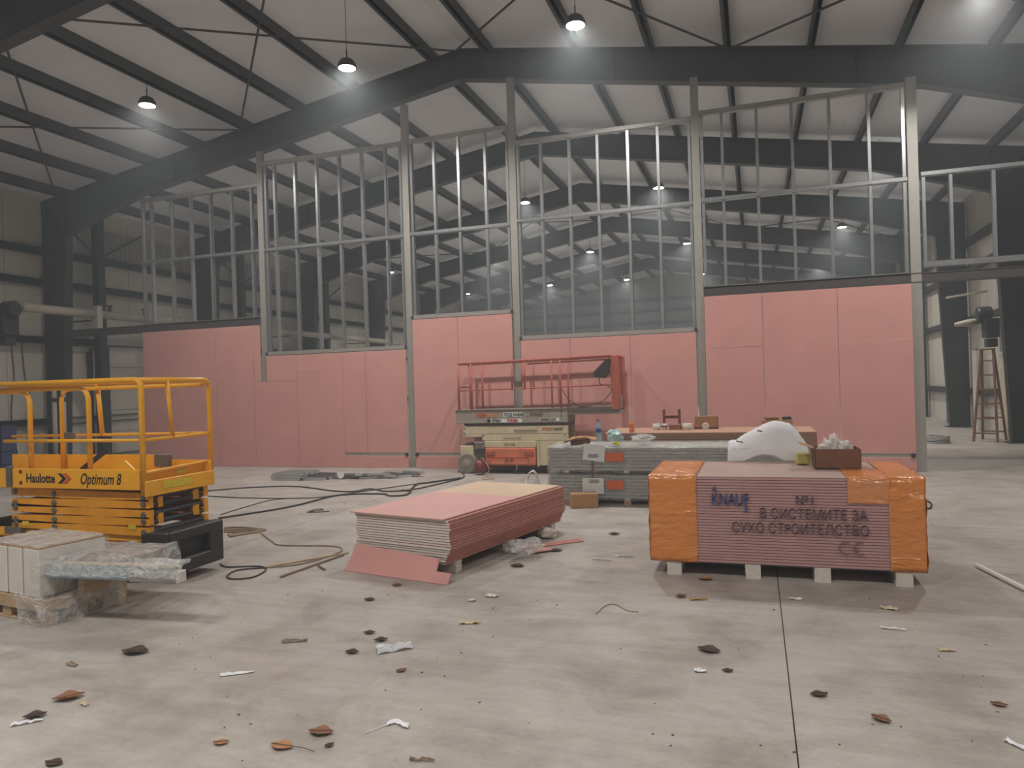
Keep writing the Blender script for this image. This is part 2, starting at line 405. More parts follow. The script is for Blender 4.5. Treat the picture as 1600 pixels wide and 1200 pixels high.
# ------------------------------------------------------------------ the partition
pw = thing('wall_partition', 'unfinished stud partition clad with pink boards below', None, (0, PY, 0), kind='structure')
POSTS = [-11.12, -7.27, -4.76, -0.98, 2.8]
M_post = mat('grey post', (164, 160, 152), 0.5, 0.25, 0.06, 3.0)
for x, zt in zip(POSTS, (7.55, 8.1, 8.3, 7.7, 7.1)):
    w_ = .075 if x < 2 else .085
    MB().box((x - w_, -.015, 0), (x + w_, .0, zt)).box((x - w_, .0, 0), (x - w_ + .006, .1, zt)).box((x + w_ - .006, .0, 0), (x + w_, .1, zt)).build('post', M_post, pw)
stud_mb = {}
def stud(x, z0, z1, flip=1):
    L_ = round(z1 - z0, 3)
    if L_ not in stud_mb:
        m_ = MB().box((-.027, -.045, 0), (-.023, .045, L_)).box((-.025, -.047, 0), (.027, -.043, L_)).box((-.025, .043, 0), (.027, .047, L_)).box((.023, -.045, 0), (.027, -.033, L_))
        o = m_.build('stud', M_galv, pw); stud_mb[L_] = o.data
    else:
        o = bpy.data.objects.new('stud', stud_mb[L_]); COL.objects.link(o); o.parent = pw
    o.location = (x, .05, z0); o.scale = (flip, 1, 1); return o
def rail(x0, x1, z, h=.07, material=None, y0=-.02, y1=.1, name='rail'):
    return MB().box((x0, y0, z - h/2), (x1, y0 + .004, z + h/2)).box((x0, y0, z - h/2), (x1, y1, z - h/2 + .004)).box((x0, y0, z + h/2 - .004), (x1, y1, z + h/2)).build(name, material or M_galv, pw)
BAYS = {'A': (-14.78, -11.2, 3.6, 5.18, 6.75, [-14.72, -14.44, -13.81, -13.2, -12.6, -11.98, -11.4]),
        'B': (-11.04, -7.35, 2.75, 5.18, 7.24, [-10.98, -10.73, -10.16, -9.57, -8.97, -8.38, -7.78, -7.4]),
        'C': (-7.19, -4.84, 3.4, 5.2, 7.26, [-7.13, -6.58, -6.0, -5.38, -4.88]),
        'D': (-4.68, -1.06, 2.82, 5.25, 6.9, [-4.64, -4.14, -3.53, -2.93, -2.31, -1.71, -1.1]),
        'E': (-0.9, 2.7, 3.6, 5.28, 6.98, [-0.86, -0.48, 0.16, 0.79, 1.44, 2.1, 2.66]),
        'F': (2.92, 6.0, 3.78, 5.34, 5.34, [2.96, 3.39, 4.05, 4.66, 5.28, 5.9])}
for k, (x0, x1, zs, zm, zt, st) in BAYS.items():
    rail(x0, x1, zm, .075)
    if zt > zm: rail(x0, x1, zt, .09, M_galvd)
    if k in 'BCD':
        MB().box((x0, -.035, zs - .1), (x1, .1, zs - .095)).box((x0, -.035, zs - .1), (x1, -.03, zs - .005)).box((x0, -.035, zs - .01), (x1, .1, zs - .005)).build('sill_channel', M_post, pw)
        for x in (x0 + .01, x1 - .01): MB().cbox((x, -.045, zs - .06), (.05, .02, .07)).build('bracket', M_steel, pw)
    elif k == 'F': rail(x0, x1, zs - .06, .11)
    else: rail(x0, x1, zs - .02, .04)
    for i, x in enumerate(st):
        stud(x, zs, zm - .036, -1 if i % 2 else 1)
        if zt > zm: stud(x, zm + .036, zt - .04, -1 if i % 2 else 1)
def hbeam(x0, x1):
    return MB().box((x0, -.02, 3.4), (x1, .2, 3.418)).box((x0, -.02, 3.56), (x1, .2, 3.578)).box((x0, -.008, 3.4), (x1, .008, 3.578)).build('steel_beam', M_beam, pw)
hbeam(-17.45, -11.2); hbeam(-0.9, 6.2)
M_bare = mat('bare board edge', (222, 176, 166), 0.8)
# plasterboard panels, one object each
def board(x0, x1, z0, z1):
    g = .0035; dy = random.uniform(-.004, .004)
    mb = MB().rbox((x0 + g, -.062 + dy, z0 + g), (x1 - g, -.037 + dy, z1 - g), .003, 1)
    return mb.build('plasterboard_panel', M_pink, pw)
def column(x0, x1, *zs):
    for a, b in zip(zs, zs[1:]): board(x0, x1, a, b)
    for z in zs[1:-1]: MB().box((x0 + .004, -.0635, z - .007), (x1 - .004, -.05, z + .005)).build('bare_board_edge', M_bare, pw)
column(-14.74, -13.6, 0, 2.25, 3.39); column(-13.6, -12.5, 0, 1.05, 2.9, 3.39); column(-12.5, -11.4, 0, .65, 2.6, 3.39)
column(-11.4, -10.2, 0, 2.03); board(-11.4, -11.2, 2.03, 3.39); board(-11.04, -10.2, 2.03, 2.64)
column(-10.2, -8.97, 0, 1.04, 2.3, 2.64); column(-8.97, -7.36, 0, .27); column(-8.97, -8.38, .34, 2.3, 2.64); column(-8.38, -7.36, .34, 2.64)
column(-7.18, -6.1, .34, 3.29); column(-6.1, -4.85, .34, 2.47, 3.29); column(-7.18, -4.85, 0, .27)
column(-4.67, -3.6, .34, 2.71); column(-3.6, -2.36, .34, 2.35, 2.71); column(-2.36, -1.07, .34, 2.71); column(-4.67, -1.07, 0, .27)
column(-0.9, .17, .34, 2.39, 3.39); column(.17, 1.48, .34, 1.31, 3.39); column(1.48, 2.71, .34, 2.4, 3.39); column(-.9, 2.71, 0, .27)
for x0, x1 in ((-8.97, -7.36), (-7.18, -4.85), (-4.67, -1.07), (-.9, 2.71)):
    MB().box((x0, -.05, .275), (x1, -.03, .335)).build('trim_strip', M_post, pw)
for x in (-7.4, -7.15, 2.66): MB().lathe([(.035, -.03), (.04, .0), (.02, .02)], (x, -.06, .3), 10, 'Y').build('bolt', M_steel, pw)
M_seam = mat('board paper streak', (176, 120, 112), 0.8, 0, 0.05)

# ------------------------------------------------------------------ lamps
M_lens = mat('lit lamp lens', (255, 244, 226), 0.4, 0, 0.0, emit=60.0)
M_lens.cycles.emission_sampling = 'NONE'
M_hous = mat('lamp housing', (70, 70, 72), 0.4, 0.6, 0.05)
def make_lamp(small=False):
    t = thing('high_bay_lamp', 'x', 'lamp', group='high bay lamps under the roof')
    r = .1 if small else .17
    MB().lathe([(r * .5, .17), (r * .75, .14), (r, .06), (r, .012), (r * .92, .0)], n=24).build('housing', M_hous, t, True)
    MB().lathe([(r * .9, -.004), (r * .9, .004)], n=24).build('lens', M_lens, t)
    MB().tube([(0, 0, .16), (0, 0, .34)], .012, 6).build('hook', M_hous, t)
    return t
protoL, protoS = make_lamp(), make_lamp(True); usedL = [False, False]; PARTS = [list(protoL.children), list(protoS.children)]
lampdata = {}
def lamp(x, y, z, label, power, small=False):
    i = 1 if small else 0; p = protoS if small else protoL
    if usedL[i]:
        t = p.copy(); COL.objects.link(t)
        for ch in PARTS[i]:
            c_ = ch.copy(); COL.objects.link(c_); c_.parent = t
    else: t = p
    usedL[i] = True
    t.location = (x, y, z); t['label'] = label
    MB().tube([(0, 0, .34), (0, 0, roof(x) - z + .21)], .006, 5).build('suspension_wire', M_hous, t)
    if power not in lampdata:
        ld = bpy.data.lights.new('lamp_light', 'AREA'); ld.shape = 'DISK'; ld.size = .15 if small else .3; ld.energy = power; ld.spread = math.radians(150); ld.color = LAMP_COLOR; lampdata[power] = ld
    lo = bpy.data.objects.new('lamp_light', lampdata[power]); COL.objects.link(lo); lo.parent = t; lo.location = (0, 0, -.012)
ROWN = {12.1: 'nearest row', 23.3: 'second row beyond the partition', 33.4: 'third row back', 43.6: 'farthest row'}
COLN = {-11.8: ('left half of the roof', 7.8), -7.08: ('just left of the ridge', 7.8), -2.7: ('just right of the ridge', 7.8), 3.25: ('far right under the low roof', 7.3)}
for y in (-10.8, .7, 12.1, 23.3, 33.4, 43.6):
    for x, (cn, z) in COLN.items():
        if x == -11.8 and y in (-10.8, .7, 23.3): continue
        lab = f'glowing round high bay lamp, {ROWN[y]}, {cn}' if y in ROWN else f'round high bay lamp {"above" if y > 0 else "behind"} the viewer, {cn}'
        yy = y + (0.2 if x > 3 and y < 13 else (-2.2 if x > 3 and y > 13 else 0)) - (1.2 if x > 3 and y > 30 else 0)
        lamp(x, yy, z, lab, LAMP_POWER * (.7 if x == -11.8 and y < 13 else 1.0))
for y, n in ((20.3, 'nearest'), (29.1, 'middle'), (38.2, 'farthest')):
    lamp(-15.1, y, 6.9, f'small faint lamp near the left eave beyond the partition, {n} of three', 25.0, True)

# ------------------------------------------------------------------ yellow scissor lift
M_yeld = mat('yellow paint, scissor arms', (236, 160, 30), 0.42, 0, 0.12, 5.0)
M_grey = mat('grey clamp', (118, 112, 104), 0.5, 0.4, 0.1)
M_stick = mat('yellow sticker', (222, 196, 50), 0.5, 0, 0.25, 60.0)
M_orink = mat('orange print', (206, 78, 40), 0.6, 0, 0.02)
def rail_tube(name, pts, par, m_, r=.021, n=10, corner=0.0):
    """bent tube with rounded corners"""
    P = [Vector(p) for p in pts]; out = [P[0]]
    for i in range(1, len(P) - 1):
        if corner:
            a = (P[i-1] - P[i]).normalized() * corner; b = (P[i+1] - P[i]).normalized() * corner
            for k in range(6):
                t = k / 5; out.append((P[i] + a) * (1-t)**2 + P[i] * 2*t*(1-t) + (P[i] + b) * t*t)
        else: out.append(P[i])
    out.append(P[-1])
    return MB().tube(out, r, n).build(name, m_, par, True)
OX, OY = -6.55, 5.87
yl = thing('scissor_lift', 'yellow scissor lift with guard rails and black bumper, lowered', 'scissor lift', (OX, OY, 0))
def yb(name, a, b, m_, par=yl, r=.006): return MB().rbox((a[0]-OX, a[1]-OY, a[2]), (b[0]-OX, b[1]-OY, b[2]), r, 1).build(name, m_, par)
def ypt(x, y, z): return (x - OX, y - OY, z)
NY, FY, EX, WX = 5.42, 6.32, -5.44, -8.3
# chassis
yb('chassis', (-7.85, 5.56, .2), (-5.42, 6.18, .42), M_yel, r=.015)
yb('chassis_step', (-7.85, 5.5, .4), (-5.46, 5.6, .47), M_yel)
for x in (-7.5, -5.75):
    for y in (5.56, 6.18):
        wh = MB().lathe([(.05, -.06), (.17, -.06), (.185, -.04), (.185, .04), (.17, .06), (.05, .06)], ypt(x, y, .185), 20, 'Y').build('wheel', M_rubber, yl, False)
        MB().lathe([(.02, -.066), (.1, -.066), (.1, .066), (.02, .066)], ypt(x, y, .185), 14, 'Y').build('hub', M_grey, wh)
# black bumper with a pocket in its end face
bp_ = MB()
def bb(a, b): bp_.rbox((a[0]-OX, a[1]-OY, a[2]), (b[0]-OX, b[1]-OY, b[2]), .012, 1)
bb((-5.5, 5.5, .09), (-5.33, 6.22, .49)); bb((-5.34, 5.5, .09), (-5.24, 6.22, .22)); bb((-5.34, 5.5, .4), (-5.24, 6.22, .5)); bb((-5.34, 5.5, .2), (-5.24, 5.63, .42)); bb((-5.34, 6.03, .2), (-5.24, 6.22, .42)); bb((-5.56, 5.46, .36), (-5.26, 5.56, .5))
bp_.build('bumper', M_black, yl)
bw = MB()
bw.rbox((-7.95-OX, 5.5-OY, .1), (-7.75-OX, 6.22-OY, .5), .012, 1); bw.build('bumper', M_black, yl)
# scissor arms, folded
for side, y0, y1 in (('near', 5.47, 5.53), ('far', 6.2, 6.26)):
    for k in range(5):
        z = .475 + k * .082; dz = .022 if k % 2 else -.012
        a = Vector((-7.22 - OX, (y0 + y1) / 2 - OY, z + .036 - dz + .012)); b = Vector((-5.46 - OX, (y0 + y1) / 2 - OY, z + .034 + dz * .6))
        if z + .1 > .9: a.z = min(a.z, .86)
        arm = MB().bar(a, b, y1 - y0, .079).build('scissor_arm', M_yeld, yl)
        for x, zz in ((-7.16, a.z), (-6.66 + .02, (a.z + b.z) / 2), (-5.52, b.z)):
            MB().lathe([(.024, -.012), (.03, .0), (.03, .06), (.024, .072)], ypt(x, y0 - .006, zz), 12, 'Y').build('pin', M_grey, arm)
for k in range(5):
    z = .5 + k * .082
    for x in (-5.5, -7.15): MB().tube([ypt(x, 5.53, z), ypt(x, 6.2, z)], .028, 8).build('cross_tube', M_black, yl)
for z in (.56, .72):
    MB().box(ypt(-5.5, 5.6, z), ypt(-5.47, 5.66, z + .1)).build('arm_bracket', M_yeld, yl); MB().box(ypt(-5.5, 6.06, z), ypt(-5.47, 6.14, z + .1)).build('arm_bracket', M_yeld, yl)
MB().cbox(ypt(-5.66, 5.466, .545), (.09, .004, .045)).build('sticker', M_stick, yl); MB().cbox(ypt(-7.03, 5.466, .54), (.09, .004, .045)).build('sticker', M_stick, yl)
yb('valve_block', (-7.3, 5.44, .43), (-7.08, 5.52, .5), M_grey)
# platform
yb('platform_floor', (WX, NY + .02, .9), (EX, FY - .02, .94), M_yel)
side = yb('side_panel', (-7.12, NY - .012, .905), (-5.5, NY + .012, 1.1), M_yel)
yb('side_panel', (WX, NY - .02, .905), (-7.19, NY + .004, 1.1), M_yel)
yb('clamp', (-7.19, NY - .03, .92), (-7.13, NY + .02, 1.12), M_grey)
yb('side_panel', (-8.3, FY - .012, .905), (-6.1, FY + .012, 1.15), M_yel); yb('side_panel', (-6.0, FY - .03, .905), (EX, FY - .01, 1.1), M_yel)
yb('latch_box', (-6.12, FY - .1, 1.03), (-5.95, FY - .01, 1.16), M_grey)
ep = yb('end_panel', (EX - .01, NY - .01, .84), (EX + .015, FY + .01, .99), M_yel)
yb('end_kick_plate', (EX - .09, NY + .02, .97), (EX - .075, FY - .02, 1.08), M_yel)
MB().tube([ypt(EX - .05, NY + .02, 1.06), ypt(EX - .05, FY - .02, 1.09)], .014, 8).build('end_bar', M_yel, yl)
MB().cbox(ypt(EX + .018, 5.8, .93), (.004, .36, .07)).build('sticker', M_stick, yl)
MB().cbox(ypt(EX - .07, 5.95, 1.02), (.004, .14, .04)).build('sticker', M_stick, yl)
MB().prism([(-.14, .0), (.14, .0), (.02, .09), (-.02, .09)], 'Y', -.008, .008).build('lug', M_yel, yl).location = ypt(-5.72, NY + .03, 1.09)
MB().bar(ypt(-6.42, 5.6, 1.07), ypt(-6.24, 5.75, 1.26), .04, .05).build('gate_lever', M_black, yl)
# guard rails
ZT = 1.94
rail_tube('guard_rail', [ypt(EX - .02, FY, .86), ypt(EX - .02, FY, ZT), ypt(EX - .03, NY, ZT)], yl, M_yel, .027, 10, .1)
rail_tube('guard_rail', [ypt(WX, NY, ZT + .01), ypt(EX - .02, NY, ZT + .005), ypt(EX - .02, NY, .86)], yl, M_yel, .027, 10, .08)
rail_tube('guard_rail', [ypt(WX, FY, ZT), ypt(EX - .06, FY, ZT)], yl, M_yel, .024)
rail_tube('guard_rail', [ypt(WX, NY + .05, ZT - .05), ypt(-6.16, NY + .05, ZT - .05), ypt(-6.16, NY + .05, .94)], yl, M_yel, .024, 10, .14)
rail_tube('guard_rail', [ypt(WX, NY + .08, ZT - .07), ypt(-6.97, NY + .08, ZT - .07), ypt(-6.97, NY + .08, .94)], yl, M_yel, .024, 10, .14)
rail_tube('guard_rail', [ypt(-5.5, FY - .05, ZT - .05), ypt(-7.46, FY - .05, ZT - .05), ypt(-7.46, FY - .05, .94)], yl, M_yel, .024, 10, .14)
rail_tube('mid_rail', [ypt(-7.23, NY, 1.375), ypt(EX - .02, NY, 1.375)], yl, M_yel, .017)
rail_tube('mid_rail', [ypt(WX, FY, 1.36), ypt(EX - .02, FY, 1.38)], yl, M_yel, .017)
rail_tube('mid_rail', [ypt(EX - .02, NY, 1.375), ypt(EX - .02, FY, 1.375)], yl, M_yel, .017)
rail_tube('rail_post', [ypt(-6.98, FY, ZT), ypt(-6.93, FY, 1.37)], yl, M_yel, .025)
rail_tube('rail_post', [ypt(EX - .02, 5.74, ZT), ypt(EX - .02, 5.8, 1.375)], yl, M_yel, .02)
yb('rail_clamp', (-7.5, FY - .05, 1.33), (-7.3, FY - .02, 1.4), M_grey)
fy = -.014 + NY - OY
for k, x in enumerate((-7.0,)):
    for z in (.96, 1.07): MB().lathe([(.018, 0), (.018, .01)], (x - OX, fy - .006, z), 12, 'Y').build('rivet', mat('red cap', (120, 24, 24), .5), side)
lettering('lettering', 'Haulotte', .125, M_ink, side, (-6.93 - OX, fy, .965), (R90, 0, 0), 0, .003, xs=.86)
for i, m_ in enumerate((M_ink, M_orink)):
    x = -6.51 + i * .065 - OX
    MB().prism([(x, .957), (x + .05, .957), (x + .11, 1.007), (x + .05, 1.057), (x, 1.057), (x + .06, 1.007)], 'Y', fy - .001, fy).build('logo_chevron', m_, side)
lettering('lettering', 'Optimum 8', .15, M_ink, side, (-6.23 - OX, fy, .957), (R90, 0, 0), .3, .0015, xs=.72)

# ------------------------------------------------------------------ pale scissor lift at the partition
M_jr = mat('faded orange-red rail paint', (176, 92, 74), 0.55, 0, 0.14, 6.0)
M_jg = mat('grey platform paint', (160, 150, 136), 0.55, 0, 0.08, 4.0)
M_jc = mat('cream paint', (206, 192, 160), 0.5, 0, 0.10, 5.0)
M_jo = mat('orange battery box', (206, 116, 88), 0.5, 0, 0.12, 4.0)
M_jd = mat('dark chassis', (98, 88, 78), 0.6, 0, 0.15, 5.0)
M_jt = mat('grey tyre', (132, 124, 116), 0.7, 0, 0.1, 8.0)
JX, JY = -4.66, 14.3
jl = thing('scissor_lift', 'cream and grey scissor lift with orange box parked against the pink partition', 'scissor lift', (JX, JY, 0))
def jb(name, a, b, m_, par=jl, r=.008): return MB().rbox((a[0]-JX, a[1]-JY, a[2]), (b[0]-JX, b[1]-JY, b[2]), r, 1).build(name, m_, par)
def jp(x, y, z): return (x - JX, y - JY, z)
N_, F_ = 13.92, 14.6
dk = jb('platform', (-5.86, N_, 1.02), (-3.5, F_, 1.29), M_jg)
jb('platform_trim', (-5.86, N_ - .015, 1.27), (-3.5, N_ + .02, 1.3), M_jd)
jb('extension_deck', (-3.52, N_ + .03, 1.17), (-2.45, F_ - .03, 1.24), M_jg); jb('extension_toe_board', (-3.52, N_ + .01, 1.22), (-2.47, N_ + .03, 1.32), M_jd)
jb('scissor_gap_shade', (-5.7, N_ + .06, .95), (-3.5, F_ - .06, 1.03), M_jd)  # dark strip added for the shaded gap below the platform
for x0, z0, z1 in ((-5.72, .8, .97), (-5.3, .665, .8)):
    for y in (N_ + .02, F_ - .08): jb('scissor_arm', (x0, y, z0), (-3.5, y + .06, z1 - .008), M_jc)
jb('scissor_arm', (-5.72, N_ + .02, .74), (-5.25, N_ + .08, .8), M_jc)
for x, z in ((-5.68, .94), (-5.68, .83), (-3.56, .8)): MB().lathe([(.02, -.01), (.03, 0), (.03, .03)], jp(x, N_ + .012, z), 10, 'Y').build('pin', M_galvd, jl)
jb('scissor_slot', (-4.62, N_ + .005, .865), (-4.12, N_ + .022, .9), M_jg)
bx_ = jb('cover_panel', (-5.24, N_ - .01, .53), (-4.15, N_ + .06, .66), M_jc)
ob = MB().rbox(jp(-5.23, N_ - .03, .17), jp(-4.16, N_ + .3, .53), .035, 2).build('battery_box', M_jo, jl)
M_jo2 = mat('orange recess shade', (168, 86, 64), 0.6)  # shade of the handle recesses put into a darker orange on raised pieces
for x in (-5.1, -4.29): MB().rbox(jp(x - .09, N_ - .045, .36), jp(x + .09, N_ - .02, .46), .02, 2).build('grip', M_jo2, ob)
MB().rbox(jp(-5.1, N_ - .04, .22), jp(-4.3, N_ - .028, .34), .02, 1).build('embossed_panel', M_jo, ob)
jb('box_frame', (-4.14, N_ - .01, .15), (-4.1, N_ + .1, .66), M_jc); jb('side_skirt', (-4.1, N_ + .02, .17), (-3.5, N_ + .1, .66), M_jc)
jb('chassis', (-5.75, N_ + .08, .16), (-3.5, F_ - .05, .6), M_jd, r=.02)
jb('chassis_step', (-5.78, N_ + .02, .36), (-5.5, N_ + .12, .56), M_jc)
jb('ladder_rung', (-5.5, N_ + .02, .62), (-5.26, N_ + .06, .64), M_jg); jb('control_plate', (-5.48, N_ + .05, .5), (-5.26, N_ + .075, .63), M_jg)
for x, y in ((-5.62, N_ + .02), (-5.62, F_ - .1), (-3.72, N_ + .06), (-3.72, F_ - .1)):
    w_ = MB().lathe([(.12, -.06), (.19, -.06), (.205, -.04), (.205, .05), (.19, .06), (.1, .06)], jp(x, y, .205), 24, 'Y').build('wheel', M_jt, jl)
    MB().lathe([(.05, -.075), (.06, -.066), (.11, -.06), (.135, -.05), (.135, -.035)], jp(x, y, .205), 18, 'Y').build('hub', M_jg, w_)
    for a in range(5): MB().lathe([(.012, -.008), (.012, .008)], jp(x + .085 * math.cos(a * 1.2566), y - .062, .205 + .085 * math.sin(a * 1.2566)), 8, 'Y').build('wheel_nut', M_jd, w_)
RT = 2.24
for y in (N_ + .02, F_ - .02):
    rail_tube('guard_rail', [jp(-5.78, y, RT), jp(-2.62, y, RT + .05)], jl, M_jr, .024)
    rail_tube('mid_rail', [jp(-5.78, y, 1.69), jp(-2.5, y, 1.73)], jl, M_jr, .014)
    for x in (-5.78, -5.5): rail_tube('rail_post', [jp(x, y, 1.28), jp(x, y, RT)], jl, M_jr, .024)
    for x in (-4.62, -4.36): rail_tube('rail_post', [jp(x, y, 1.68), jp(x, y, RT + .02)], jl, M_jr, .018)
    for x in (-3.8, -3.62): rail_tube('rail_post', [jp(x, y, 1.28), jp(x, y, RT + .03)], jl, M_jr, .018)
rail_tube('guard_rail', [jp(-4.3, N_ + .06, RT - .05), jp(-2.6, N_ + .06, RT - .02)], jl, M_jr, .016)
rail_tube('guard_rail', [jp(-5.78, N_ + .02, RT), jp(-5.78, F_ - .02, RT)], jl, M_jr, .024); rail_tube('mid_rail', [jp(-5.78, N_ + .02, 1.69), jp(-5.78, F_ - .02, 1.69)], jl, M_jr, .014)
rail_tube('entry_chain', [jp(-5.76, N_ + .1, 1.76), jp(-5.5, N_ + .02, 1.76)], jl, M_jd, .014)
jb('end_post', (-2.62, N_ + .0, 1.24), (-2.46, N_ + .1, 2.31), M_jr, r=.02); jb('end_post', (-2.58, F_ - .08, 1.24), (-2.46, F_, 2.3), M_jr, r=.02)
rail_tube('guard_rail', [jp(-2.53, N_ + .04, 2.28), jp(-2.53, F_ - .04, 2.28)], jl, M_jr, .024); jb('end_panel', (-2.54, N_ + .08, 1.25), (-2.5, F_ - .06, 1.5), M_jg)
cbx = MB().prism([(-2.95, 1.98), (-2.93, 1.88), (-2.74, 1.86), (-2.66, 1.98), (-2.64, 2.24), (-2.72, 2.2)], 'Y', N_ - .04, N_ + .16)
cbx.v = [(p[0] - JX, p[1] - JY, p[2]) for p in cbx.v]; cbo = cbx.build('control_box', M_black, jl)
MB().lathe([(.015, 0), (.02, .03), (.02, .05)], jp(-2.8, N_ + .02, 2.06), 8).build('joystick', M_redink, cbo)
MB().tube(spline([jp(-2.86, N_ + .05, 1.88), jp(-2.84, N_ + .04, 1.75), jp(-2.7, N_ + .02, 1.72), jp(-2.62, N_ + .02, 1.62), jp(-2.8, N_ + .02, 1.42), jp(-3.2, N_ + .01, 1.33), jp(-3.45, N_ + .02, 1.45), jp(-3.6, N_ + .02, 1.68)]), .009, 6).build('control_cable', M_black, jl, True)
# prints
fj = N_ - JY - .0015
def plate(x0, x1, z0, z1, m_, par=dk, y=fj, name='sticker'): return MB().box((x0 - JX, y - .002, z0), (x1 - JX, y, z1)).build(name, m_, par)
M_fade = mat('faded orange print', (180, 132, 104), 0.6, 0, 0.1)
plate(-5.42, -4.95, 1.135, 1.235, M_fade)
MB().prism([(-5.4, 1.185), (-5.28, 1.235), (-5.16, 1.185), (-5.28, 1.135)], 'Y', 0, .002).build('logo_diamond', M_jr, dk).location = (-JX, fj - .005, 0)
plate(-4.82, -4.42, 1.135, 1.235, M_wpl); plate(-5.14, -4.43, 1.03, 1.105, M_wpl); plate(-4.06, -3.66, 1.045, 1.11, M_wpl)
lettering('lettering', 'ПОД НАЕМ', .088, M_ink, dk, (-4.8 - JX, fj - .004, 1.155), (R90, 0, 0), 0, .003, xs=.82)
MB().lathe([(.04, 0), (.04, .003)], jp(-5.13, N_ - .008, 1.067), 14, 'Y').build('phone_badge', M_ink, dk)
lettering('lettering', '07001', .085, M_ink, dk, (-5.07 - JX, fj - .004, 1.038), (R90, 0, 0), 0, .003)
lettering('lettering', '9988', .085, M_redink, dk, (-4.74 - JX, fj - .004, 1.038), (R90, 0, 0), 0, .003, xs=1.3)
lettering('lettering', '2030ES', .095, mat('dark grey print', (84, 80, 76), .6), dk, (-4.28 - JX, fj - .004, 1.155), (R90, 0, 0), .1, .001)
lettering('lettering', '0898823209', .07, M_ink, dk, (-4.05 - JX, fj - .004, 1.055), (R90, 0, 0), 0, .002, xs=.92)
for x in (-4.32, -3.88, -3.62, -3.62): 
    for z in (1.15, 1.22): MB().lathe([(.012, 0), (.012, .006)], jp(x, N_ - .006, z), 8, 'Y').build('bolt', M_jd, dk)
sa = jl.children[[c.name.split('.')[0] for c in jl.children].index('scissor_arm')]
lettering('lettering', 'STROY', .075, M_redink, sa, (-4.02 - JX, N_ + .015 - JY, .865), (R90, 0, 0), 0, .002)
lettering('lettering', 'RENT', .075, M_ink, sa, (-3.78 - JX, N_ + .015 - JY, .865), (R90, 0, 0), 0, .002)
lettering('lettering', 'www.stroyrent.bg', .05, M_jd, sa, (-4.84 - JX, N_ + .015 - JY, .7), (R90, 0, 0), 0, .0)
lettering('lettering', '07001 9988', .05, M_jd, bx_, (-4.82 - JX, N_ - .015 - JY, .575), (R90, 0, 0))
lettering('lettering', 'JLG', .1, mat('dark orange print', (120, 50, 34), .6), ob, (-4.8 - JX, N_ - .044 - JY, .24), (R90, 0, 0), .1, .002, xs=1.2)
rb = MB().lathe([(.02, -.14), (.1, -.12), (.13, -.04), (.12, .05), (.07, .12), (.02, .15)], (0, 0, 0), 14).jitter(.045, 9, 2.0).build('red_bag', mat('dark red plastic', (122, 52, 60), .4, 0, .2, 8, .4, 20), None, True)
place(rb, (-5.3, 13.76, .16)); tag(rb, 'crumpled dark red bag leaning beside the wheel of the cream lift', 'bag')
tag(MB().tube(spline([(-5.28, 13.74, .3), (-5.2, 13.68, .33), (-5.06, 13.66, .12), (-5.12, 13.6, .012), (-5.0, 13.4, .008), (-4.75, 13.1, .008), (-4.95, 13.0, .008)]), .008, 6).build('cord', mat('yellow cord', (190, 166, 110), .6), None, True), 'thin yellowish cord hanging beside the orange box of the lift', 'cord')

# ------------------------------------------------------------------ wrapped pack of boards with orange film
M_or = film('orange film', (224, 138, 62), 1.0, 0.2, 4.0, 0.5, (1.0, 1.0, 2.2))
KX, KY = .175, 7.47
pk = thing('wrapped_board_pack', 'pack of pink boards with orange wrapped ends and blue print, on stacked feet', 'board pack', (KX, KY, 0))
px0, px1, py0, py1 = -.96 - KX, 1.31 - KX, 6.86 - KY, 8.08 - KY
BH = (.905 - .13) / 30
M_pinkW = mat('pink board edge under film', (196, 142, 138), 0.45, 0, 0.05, 3.0, spec=.7)
for i in range(30):
    z = .13 + i * BH
    piece('board', (px1 - px0 - .02, py1 - py0, BH - .006), ((px0 + px1) / 2, (py0 + py1) / 2 + random.uniform(-.002, .002), z + BH / 2), M_pinkW, pk)
MB().box((px0 + .01, py0 - .001, .9055), (px1 - .01, py1 + .001, .909)).build('top_sheet', mat('greyish pink top sheet', (190, 160, 148), .5, 0, .05, 2), pk)
def shell(x0, x1, end, seed):
    """wrinkled film over one end of the pack: front, top, back and the end face"""
    mb = MB(); o = .006
    prof = [(py0 - o, .125), (py0 - o, .91 + o), (py1 + o, .91 + o), (py1 + o, .125)]
    L_ = [0]; 
    for a, b in zip(prof, prof[1:]): L_.append(L_[-1] + math.dist(a, b))
    def at(t):
        d = t * L_[-1]
        for i in range(3):
            if d <= L_[i+1] + 1e-9:
                k = (d - L_[i]) / (L_[i+1] - L_[i]); return [prof[i][j] + (prof[i+1][j] - prof[i][j]) * k for j in (0, 1)]
        return list(prof[3])
    def fn(u, v):
        y, z = at(v); x = x0 + (x1 - x0) * u
        w_ = noise.noise(Vector((x * 5 + seed, y * 5 + z * 3, z * 6))) * .016 + noise.noise(Vector((x * 11 + z * 9 + seed, z * 15, y * 13))) * .007
        if abs(y - (py0 - o)) < 1e-6: y -= abs(w_)
        elif z > .9: z += abs(w_)
        else: y += abs(w_)
        return (x, y, z)
    mb.grid(fn, 18, 72)
    xe = (px0 - o) if end < 0 else (px1 + o)
    def fe(u, v):
        y = py0 - o + (py1 - py0 + 2*o) * u; z = .125 + (.785 + o) * v
        return (xe + end * abs(noise.noise(Vector((y * 6, z * 7, seed))) * .02), y, z)
    mb.grid(fe, 20, 16)
    return mb.build('orange_wrap', M_or, pk, True, .002, False)
shell(px0 - .005, -.535 - KX, -1, 1.0)
shell(1.04 - KX, px1 + .005, 1, 5.0)
